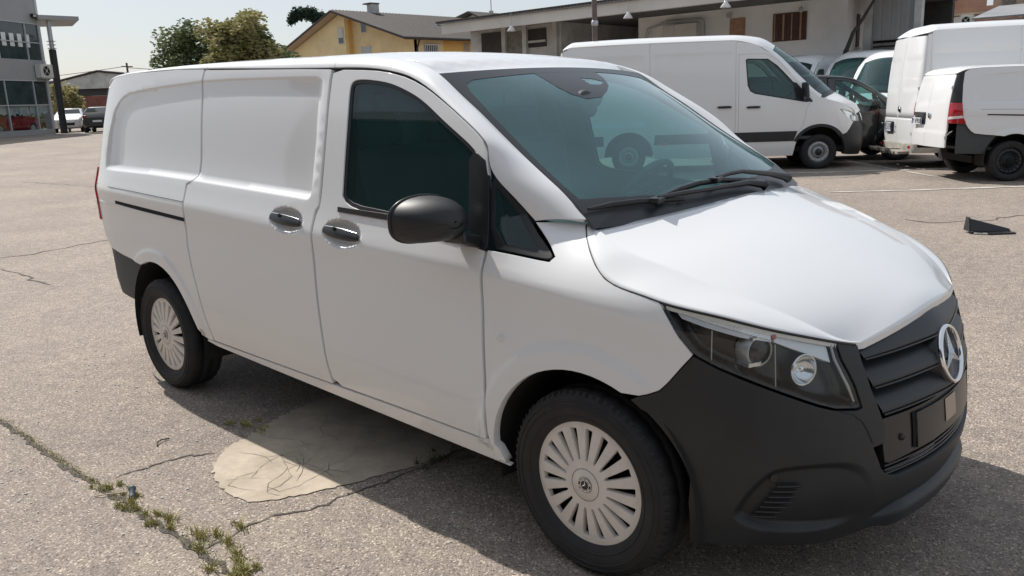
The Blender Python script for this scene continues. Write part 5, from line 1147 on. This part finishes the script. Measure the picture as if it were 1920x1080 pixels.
w=YS.box('window',4.5,5.0,4.4,5.6,-.05,.03,M['soffit'],yh)
MB().tube([YF.P(16.2,5.62,-.5),YF.P(15.9,5.45,-.7),YF.P(15.62,5.15,-.8),YF.P(15.62,0,-.8)],.06,8).build('downpipe',M['tile'],yh)
MB().tube([YF.P(16.33,5.74,.75),YF.P(16.33,5.74,DEP-.6)],.085,8).build('gutter',M['tile'],yh)
ch=YF.box('chimney',8.3,8.8,7.6,8.72,-3.3,-2.6,M['concrete_w'],yh); YF.box('chimney_cap',7.95,8.84,8.72,8.80,-3.35,-2.5,M['tile'],ch)
YF.box('roof_window',11.6,12.2,7.10,7.18,-6.6,-5.8,M['white_lens'],yh)
h2=thing('small_house','small grey gabled house roof peeping over the warehouse','building'); HF=Facade((-60.2,56),(-55.4,56)); hl2=HF.L; ha=2.61
MB().hexa([HF.P(.5,0,0),HF.P(hl2-.6,0,0),HF.P(hl2-.6,8.9,0),HF.P(ha,9.8,0),HF.P(.5,9.3,0)],[HF.P(.5,0,-14),HF.P(hl2-.6,0,-14),HF.P(hl2-.6,8.9,-14),HF.P(ha,9.8,-14),HF.P(.5,9.3,-14)]).build('wall',M['concrete_w'],h2)
for a,b,za,zb in ((-.1,ha,9.42,10.02),(ha,hl2+.3,10.02,8.95)):
    MB().hexa([HF.P(a,za-.14,.9),HF.P(b,zb-.14,.9),HF.P(b,zb-.14,-15),HF.P(a,za-.14,-15)],[HF.P(a,za,.9),HF.P(b,zb,.9),HF.P(b,zb,-15),HF.P(a,za,-15)]).build('roof',M['tile'],h2)
HF.box('window',ha+.4,ha+.95,9.0,9.3,.0,.03,M['car_glass'],h2)
ant=thing('antenna_mast','thin antenna mast on the small house roof','antenna'); MB().tube([(-57.4,58.1,9.6),(-57.4,58.1,12.2)],.05,6).build('mast',M['steel'],ant); MB().box((-57.4,58.1,10.0),(.3,.3,.35)).build('mast_foot',M['concrete_w'],ant)
# ---- warehouse with long canopy
wh=thing('warehouse','long grey warehouse with deep canopy and tiled edge behind the vans','building')
WF=Facade((-28.6,24.87),(-9.1,25.15)); wl=WF.L
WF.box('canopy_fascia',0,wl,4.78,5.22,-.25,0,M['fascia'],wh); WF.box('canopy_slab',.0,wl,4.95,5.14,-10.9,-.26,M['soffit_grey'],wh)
MB().hexa([WF.P(-.15,5.22,.12),WF.P(wl,5.22,.12),WF.P(wl,6.6,-11),WF.P(-.15,6.6,-11)],[WF.P(-.15,5.30,.12),WF.P(wl,5.30,.12),WF.P(wl,6.68,-11),WF.P(-.15,6.68,-11)]).build('roof',M['roof_grey'],wh)
te=MB()
for k in range(109):
    u=-.15+k*.18; te.tube([WF.P(u,5.31,.20),WF.P(u,5.46,-1.0)],.055,6)
tag(te.build('roof_tile_edge',M['tile'],wh,fix=False),kind='stuff')
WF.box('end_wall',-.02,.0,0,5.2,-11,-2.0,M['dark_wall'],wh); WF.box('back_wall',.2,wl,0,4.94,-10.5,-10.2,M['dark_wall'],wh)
WF.box('side_block',.02,5.7,0,4.94,-9.2,-1.9,M['concrete_w'],wh)
for u0,u1,z0,z1,mt in ((.8,2.2,3.3,4.8,'dark_wall'),(2.5,3.5,1.0,4.7,'timber'),(3.8,4.85,3.95,4.75,'dark_wall')):
    w=WF.box('window' if mt!='timber' else 'plank_door',u0,u1,z0,z1,-1.92,-1.84,M[mt],wh); WF.box('window_rail',u0,u1,z0+.2,z0+.3,-1.84,-1.81,M['concrete_w'],w)
for u in (2.35,3.65,5.45): WF.box('pilaster',u-.12,u+.12,0,4.94,-1.9,-1.72,M['concrete_w'],wh)
for i,(u,lab) in enumerate(((4.6,'white conical lamp hanging under the canopy, nearest the yellow house'),(10.7,'white conical lamp hanging under the canopy behind the pole'),(14.85,'white conical lamp hanging under the canopy above the tall van'))):
    t=thing('canopy_lamp',lab,'lamp',(0,0,0),0,'lamps under the warehouse canopy'); c=WF.P(u,4.62,.18)
    MB().lathe([(.03,.18),(.06,.14),(.20,-.06),(.19,-.07),(.05,.10)],c,(0,0,1),20).build('lamp_shade',M['white_lens'],t); MB().tube([c+Vector((0,0,.16)),c+Vector((0,0,.7))],.012,5).build('lamp_rod',M['steel'],t); MB().tube([c+Vector((0,0,.7)),WF.P(u,5.30,-.05)],.014,5).build('lamp_bracket',M['steel'],t)
wb=thing('plaster_building','white plaster building under the warehouse canopy with brown shuttered window','building')
PF=Facade((-20.31,29.07),(-11.19,29.42)); pl_=PF.L
PF.box('wall',0,pl_,0,4.948,-3.0,0,M['plaster'],wb)
PF.box('side_wall',pl_+.001,pl_+.03,0,4.945,-2.95,-.02,M['plaster_side'],wb)
w=PF.box('window',6.25,7.60,3.50,4.56,-.02,.05,M['wood'],wb)
for k in range(11): PF.box('shutter_slat',6.31+k*.115,6.31+k*.115+(.07 if k%2 else .045),3.54,4.52,.05,.075,M['wood'] if k%3 else M['wood_p'],w)
w=PF.box('window',4.40,5.06,3.0,4.55,-.02,.045,M['wood_p'],wb)
for k in range(4): PF.box('board',4.45,5.01,3.05+.36*k,3.38+.36*k,.045,.06,M['wood_p'],w)
PF.box('base_band',0,pl_+.04,0,2.9,.0,.035,M['plaster'],wb)
SF=Facade(PF.P(pl_+.031,0,0),PF.P(pl_+.031,0,-3)); w=SF.box('narrow_window',.95,1.25,3.15,4.35,-.02,.04,M['wood'],wb); SF.box('window_sill',.9,1.35,3.05,3.13,0,.10,M['concrete_w'],w)
mb_=thing('junction_box','small grey box high on the white plaster wall','box'); PF.box('casing',4.28,4.46,4.58,4.78,.0,.12,M['concrete_w'],mb_,bevel=.01); PF.box('cover',4.30,4.44,4.6,4.76,.12,.125,M['steel'],mb_)
t=thing('wall_lantern','small hanging lantern above the brown shuttered window','lamp'); c=PF.P(7.45,4.62,.25); MB().lathe([(.0,.12),(.06,.09),(.09,-.02),(.06,-.10),(0,-.12)],c,(0,0,1),12).build('lantern_body',M['concrete_w'],t); MB().tube([c,c+Vector((0,0,.6))],.01,5).build('lantern_rod',M['steel'],t)
t=thing('wall_cabinet','pale metal cabinet with bent pipes on the white plaster wall','cabinet'); PF.box('cabinet_body',1.5,3.1,3.6,4.50,.02,.45,M['acwhite'],t,bevel=.02); PF.box('cabinet_door',1.55,2.05,3.7,4.45,.45,.47,M['acwhite'],t)
for s_,off in ((.0,.0),(.12,.1)): MB().tube([PF.P(.4+s_,3.9,.2),PF.P(.6+s_,4.45,.2),PF.P(1.6,4.62+off*.5,.25),PF.P(3.2,4.66-off*.3,.25),PF.P(3.36,4.55,.25),PF.P(3.38,3.9,.25)],.03,6).build('pipe',M['steel'],t)
t=thing('drain_pipe','dark bent drain pipe leaning across the corner of the white plaster building','pipe'); MB().tube([(-9.9,28.9,4.9),(-10.30,28.5,3.95),(-10.50,28.3,3.55),(-10.62,28.2,3.1),(-10.7,28.1,2.8),(-10.7,28.1,0)],[.05,.06,.07,.08,.08,.08],8).build('pipe_run',M['dark_wall'],t); MB().lathe([(.1,0),(.1,.06)],(-10.66,28.15,2.9),(0,0,1),10).build('pipe_collar',M['dark_wall'],t)
t=thing('gate_shed','grey concrete shed with metal sheets right of the white plaster building','building'); GF=Facade((-10.75,29.9),(-8.7,29.95))
GF.box('pillar',0,.28,0,5.4,-.3,0,M['concrete_w'],t); GF.box('post',1.78,2.02,0,5.6,-.3,.02,M['concrete_w'],t)
for k in range(9): GF.box('metal_sheet',.30+k*.163,.30+k*.163+.158,3.3,5.2,-.2,-.14+(.02 if k%2 else 0),M['panel_grey'],t)
GF.box('dark_gap',.29,1.77,0,5.2,-.9,-.6,M['dark_wall'],t); GF.box('beam',.0,2.05,5.21,5.42,-.3,.05,M['dark_wall'],t)
_pl=['lowest','second lowest','third lowest','fourth lowest','fourth highest','third highest','second highest','topmost']
for k in range(8): tag(box('stacked_plank',GF.P(.98+.03*math.sin(k*3),2.05+k*.155,.14+.04*math.sin(k*2)),(1.25+.1*math.sin(k*5),.16,.10),M['timber'],None,rz=GF.a+.02*math.sin(k*4)),_pl[k]+' grey weathered plank of the stack against the concrete shed','plank','planks stacked at the shed')
# ---- orange house and grey shed at the right
oh=thing('orange_house','orange plaster house with balcony behind the right hand vans','building'); OF_=Facade((-14.6,46),(-10.3,46)); ol=OF_.L
OF_.box('wall',0,ol,0,5.05,-5,0,M['orange_w'],oh); OF_.box('balcony_slab',0,ol+.1,5.05,5.16,-5,.15,M['soffit'],oh); OF_.box('balcony_wall',0,ol+.08,5.161,5.42,-.1,.12,M['orange_w'],oh)
OF_.box('upper_wall',0,ol*.62,5.161,8.5,-5,-.5,M['orange_w'],oh); w=OF_.box('balcony_door',.9,2.2,5.162,7.2,-.52,-.45,M['dark_wall'],oh); OF_.box('curtain',1.2,1.6,5.17,7.1,-.44,-.42,M['white_lens'],w)
OF_.box('white_panel',2.12,2.75,4.3,5.0,.0,.06,M['acwhite'],oh)
ac_unit(OF_,2.85,3.45,4.5,5.02,'white air conditioner on the orange house wall beside the white panel')
gs=thing('grey_shed','low shed with grey sheet roof right of the orange house','building'); QF=Facade((-10.05,42),(-4.0,42)); ql=QF.L
QF.box('wall',0,ql,0,4.45,-4,0,M['concrete_w'],gs); MB().hexa([QF.P(-.1,4.50,.4),QF.P(ql,4.50,.4),QF.P(ql,5.3,-4.2),QF.P(-.1,5.3,-4.2)],[QF.P(-.1,4.58,.4),QF.P(ql,4.58,.4),QF.P(ql,5.38,-4.2),QF.P(-.1,5.38,-4.2)]).build('roof',M['roof_grey'],gs)
t=thing('tan_house','tan house corner at the top right behind the grey shed','building'); TF_=Facade((-12.6,55),(-8.0,55)); TF_.box('wall',0,TF_.L,0,8.5,-5,0,M['soffit'],t); TF_.box('shutter',.5,1.2,5.3,7.2,0,.06,M['timber'],t); TF_.box('downpipe',1.7,1.85,0,8.5,0,.12,M['pole'],t)
tree('broadleaf_tree','pale green bush tree at the far right edge beside the grey shed',-6.0,40.4,5,(4.3,1.2,.9),M['leaf_yel'],21,n=1600,sz=.12,clumps=12,trunk=.1)
# ---- lamp pole behind the van
pz=thing('metal_pole','tall thin rusty pole standing between the vans and the warehouse','pole'); MB().tube([(-12.95,16.2,0),(-12.95,16.2,3.6),(-12.97,16.15,7.5)],[.075,.075,.06],12).build('post',M['pole'],pz); MB().lathe([(.078,0),(.095,.02),(.095,.12),(.078,.14)],(-12.95,16.2,3.55),(0,0,1),14).build('collar',M['steel'],pz)

# ---- hall on the near side of the yard, seen mirrored in the side windows
hl_=thing('workshop_hall','long dark workshop hall across the yard, mirrored in the van side windows','building'); NF=Facade((26,-21),(-34,-21)); nl=NF.L
NF.box('wall',0,nl,0,12.2,-8,0,M['dark_wall'],hl_); NF.box('eave_band',-.3,nl+.3,12.21,12.9,-8.3,.3,M['fascia'],hl_)
for k in range(7):
    u=4+k*8; w=NF.box('gate',u,u+4.2,0,4.2,0,.06,M['panel_grey'] if k%2 else M['wood'],hl_); NF.box('gate_rail',u,u+4.2,2.0,2.12,.06,.09,M['frame_grey'],w)
# ================================================================ things on the yard
def flat(name,pts,z,mt,parent=None,**p):
    m=MB(); m.add([(x,y,GZ(x,y)+z) for x,y in pts],[tuple(range(len(pts)))]); o=m.build(name,mt,parent,fix=False)
    if area2(pts)<0: 
        o.data.flip_normals()
    for k,v in p.items(): o[k]=v
    return o
def rough_line(pts,w,seed,step=.05,jit=.012):
    rnd=random.Random(seed); P=[]
    for a,b in zip(pts,pts[1:]):
        n=max(1,int(math.dist(a,b)/step)); P+=[(a[0]+(b[0]-a[0])*k/n+rnd.gauss(0,jit),a[1]+(b[1]-a[1])*k/n+rnd.gauss(0,jit)) for k in range(n)]
    P.append(pts[-1]); L_,R_=[],[]
    for i,p in enumerate(P):
        q=P[min(i+1,len(P)-1)]; o=P[max(i-1,0)]; dx,dy=q[0]-o[0],q[1]-o[1]; l=math.hypot(dx,dy) or 1; ww=w*rnd.uniform(.35,1.5)*(.3 if i in (0,len(P)-1) else 1)/2
        L_.append((p[0]-dy/l*ww,p[1]+dx/l*ww)); R_.append((p[0]+dy/l*ww,p[1]-dx/l*ww))
    return L_,R_
def strip(name,pts,w,seed,mt,z=.003,step=.05,jit=.012,**props):
    L_,R_=rough_line(pts,w,seed,step,jit); m=MB(); n=len(L_)
    m.add([(x,y,GZ(x,y)+z) for x,y in L_+R_],[(i,n+i,n+i+1,i+1) for i in range(n-1)]); o=m.build(name,mt,None,fix=False)
    for k,v in props.items(): o[k]=v
    return o
CRK1=[(-13,-1.79),(-8,-1.83),(-3.441,-1.81),(-2.953,-1.801),(-2.655,-1.799),(-2.369,-1.802),(-2.107,-1.785),(-1.707,-1.774),(-1.416,-1.762),(-1.078,-1.76),(-.812,-1.761),(1.5,-1.75)]
CR=[CRK1,[(-2.161,-1.701),(-2.18,-1.607),(-2.152,-1.555),(-2.158,-1.462),(-2.139,-1.377),(-2.048,-1.257)],
 [(-1.227,-1.735),(-1.258,-1.525),(-1.251,-1.406),(-1.201,-1.336),(-1.172,-1.223),(-1.164,-1.091),(-1.135,-.937),(-1.127,-.757),(-1.119,-.3)],
 [(-9.686,-.026),(-9.564,.172),(-9.624,.557),(-9.756,.925),(-9.882,1.23),(-9.8,2.6)],[(-8.787,-.283),(-8.364,-.248),(-7.512,-.258),(-7.289,-.257)],
 [(-1.823,7.795),(-1.49,7.725),(-1.295,7.882),(-1.138,8.068),(-.97,8.211),(-.718,8.866),(.6,9.8)],[(-14,3.5),(-12,5.0),(-11.5,7.2)],[(-22,4),(-18,4.6),(-13,4.3)]]
for i,c in enumerate(CR): strip('ground_crack',c,(.026 if i==0 else .011) if i<3 else .03,i+3,M['crack'],.003,.03 if i<3 else .12,.008 if i<3 else .03,kind='structure')
# pale concrete patch with fine cracks
PT=[(-2.113,-1.031),(-2.084,-1.137),(-2.027,-1.24),(-1.908,-1.339),(-1.802,-1.40),(-1.691,-1.428),(-1.578,-1.443),(-1.467,-1.429),(-1.403,-1.39),(-1.351,-1.305),(-1.306,-1.186),(-1.256,-1.08),(-1.217,-.934),(-1.166,-.788),(-1.108,-.608),(-1.144,-.505),(-1.41,-.332),(-1.613,-.301),(-2.058,-.28),(-2.284,-.34),(-2.26,-.648),(-2.191,-.891)]
rnd=random.Random(2); pe=[(x+rnd.gauss(0,.007),y+rnd.gauss(0,.007)) for x,y in resample(smoothpoly(PT,1),.022)]
flat('concrete_patch',pe,.004,M['concrete'],kind='structure')
fc=MB()
for i in range(26):
    a=(rnd.uniform(-2.05,-1.25),rnd.uniform(-1.38,-.5)); an_=rnd.uniform(0,6.28); pts=[a]
    for k in range(rnd.randint(2,5)): an_+=rnd.gauss(0,.6); pts.append((pts[-1][0]+math.cos(an_)*.09,pts[-1][1]+math.sin(an_)*.09))
    if not all(inpoly(*p,pe) for p in pts): continue
    L_,R_=rough_line(pts,.0024,i,.03,.003); n=len(L_); fc.add([(x,y,.0062) for x,y in L_+R_],[(j,n+j,n+j+1,j+1) for j in range(n-1)])
tag(fc.build('hairline_cracks',M['hairline'],fix=False),kind='stuff')
# darker repair patch and worn bay lines near the vans
flat('repair_patch',smoothpoly([(-5.95,12.75),(-5.2,12.2),(-4.4,12.35),(-4.15,13.5),(-4.0,14.6),(-4.8,15.9),(-5.75,16.5),(-6.2,16.2)],2),.004,M['asphalt_dark'],kind='structure')
for i,(pts,w) in enumerate((([(-3.75,10.22),(-2.844,10.879),(-1.417,12.176),(.6,14.0)],.10),([(-6.3,12.65),(-5.282,13.3),(-4.4,14.0),(-3.2,15.0)],.10),([(-6.1,16.5),(-3.958,14.244),(-3.0,13.2)],.08))):
    strip('bay_line',pts,w,40+i,M['paint_line'],.008,.25,.003,kind='structure')
# weeds in the joint
def weed(label,c,rx,ry,n,h,seed,mt='weed'):
    rnd=random.Random(seed); m=MB()
    cs=[(c[0],c[1],1.0)]+[(c[0]+rnd.gauss(0,rx*.75),c[1]+rnd.gauss(0,ry*.7),rnd.uniform(.25,.75)) for _ in range(9)]
    for _ in range(n):
        q=rnd.choice(cs); k=min(1.6,abs(rnd.gauss(0,.62))); a=rnd.uniform(0,6.28); x=q[0]+math.cos(a)*rx*.62*q[2]*k; y=q[1]+math.sin(a)*ry*.62*q[2]*k; hh=h*(.5+.5*q[2])*rnd.uniform(.2,1)**1.3*max(.25,1.15-k*.6); lean=(rnd.gauss(0,.7)*hh,rnd.gauss(0,.7)*hh); w=rnd.uniform(.0012,.003); b=rnd.uniform(0,6.28)
        d=(math.cos(b)*w,math.sin(b)*w); m.add([(x-d[0],y-d[1],0),(x+d[0],y+d[1],0),(x+lean[0]*.45+d[0]*.8,y+lean[1]*.45+d[1]*.8,hh*.6),(x+lean[0]*.45-d[0]*.8,y+lean[1]*.45-d[1]*.8,hh*.6),(x+lean[0],y+lean[1],hh)],[(0,1,2,3),(3,2,4)])
    o=m.build('weed',M[mt],None,fix=False); return tag(o,label,'weed','weeds growing in the asphalt joint')
weed('dry weed tuft in the joint behind the grey peg, farther from the wheel',(-2.075,-1.757),.085,.055,420,.035,1)
weed('dense round weed tuft in the joint right beside the grey peg',(-1.775,-1.772),.105,.06,620,.045,2)
weed('largest spreading weed tuft where the crack meets the joint',(-1.32,-1.71),.20,.065,900,.055,3)
weed('weed tuft at the bottom edge of the picture below the largest one',(-.97,-1.74),.12,.07,700,.05,4)
weed('low brown weed in the shade at the tip of the concrete patch',(-2.235,-.97),.13,.05,380,.04,5,'weed')
weed('dark weed under the sill at the far end of the concrete patch',(-1.12,-.60),.07,.10,260,.05,6,'grassy')
mm=MB(); rnd=random.Random(8)
for k in range(1500):
    x=rnd.uniform(-4.6,-.6) if k%3 else rnd.gauss(-2.6,.7); y=-1.80+(x+3.4)*.017+rnd.gauss(0,.012); h=rnd.uniform(.004,.020); w=.002; a=rnd.uniform(0,6.28); d=(math.cos(a)*w,math.sin(a)*w); l=(rnd.gauss(0,.01),rnd.gauss(0,.01))
    mm.add([(x-d[0],y-d[1],.002),(x+d[0],y+d[1],.002),(x+l[0],y+l[1],h)],[(0,1,2)])
tag(mm.build('joint_moss',M['weed'],fix=False),kind='stuff')
pg=MB(); pg.lathe([(0,-.006),(.010,-.006),(.0125,.0),(.0125,.058),(.016,.060),(.016,.07),(0,.072)],(-1.872,-1.742,.014),(-.86,.42,.18),14).build('plastic_peg',mat('grey_blue_plastic',(.10,.125,.15),.5),None); tag(bpy.data.objects['plastic_peg'],'small grey plastic peg lying between two weed tufts','peg')
t=MB().tube([(-2.035,-1.84,.006),(-1.99,-1.79,.012),(-1.955,-1.735,.008)],.0028,6).build('straw',M['tan'],None); tag(t,'thin pale straw lying across the weedy joint','straw')
t=MB().tube([(-2.364,-1.407,.005),(-2.395,-1.392,.012),(-2.412,-1.362,.012),(-2.409,-1.323,.006)],.0035,6).build('twig',M['bark'],None); tag(t,'short bent dark twig on the sunny asphalt left of the concrete patch','twig')
sm=MB(); rnd=random.Random(11)
for k in range(420):
    x=rnd.uniform(-4.5,1.5); y=rnd.uniform(-2.6,-.9); s_=rnd.uniform(.002,.0055); sm.box((x,y,s_*.5),(s_*2,s_*1.5,s_),rz=rnd.random()*3,rx=rnd.random()*.5)
tag(sm.build('grit',M['concrete_w'],fix=False),kind='stuff')
# broken black plastic part
db=thing('broken_mirror_part','broken black plastic car part lying on the asphalt to the right','car part',(-.74,7.33,0),R(38)); db.scale=(.85,.85,.85)
MB().hexa([(-.27,-.10,.03),(.27,-.08,.005),(.27,.06,.005),(-.25,.10,.03)],[(-.27,-.06,.20),(.24,-.05,.055),(.25,.045,.05),(-.24,.07,.19)]).build('shell',M['plastic_s'],db,bevel=.012)
MB().hexa([(-.285,-.105,.03),(-.268,-.105,.03),(-.255,.10,.03),(-.272,.10,.03)],[(-.285,-.065,.215),(-.268,-.065,.215),(-.245,.075,.205),(-.262,.075,.205)]).build('rim_edge',M['plastic'],db)
MB().tube([(-.24,-.14,.014),(-.08,-.19,.012),(.03,-.17,.010)],.012,6).build('bracket',M['acwhite'],db)
MB().box((.08,-.15,.014),(.36,.11,.018),rz=.12).build('flap',M['plastic_s'],db,bevel=.004)
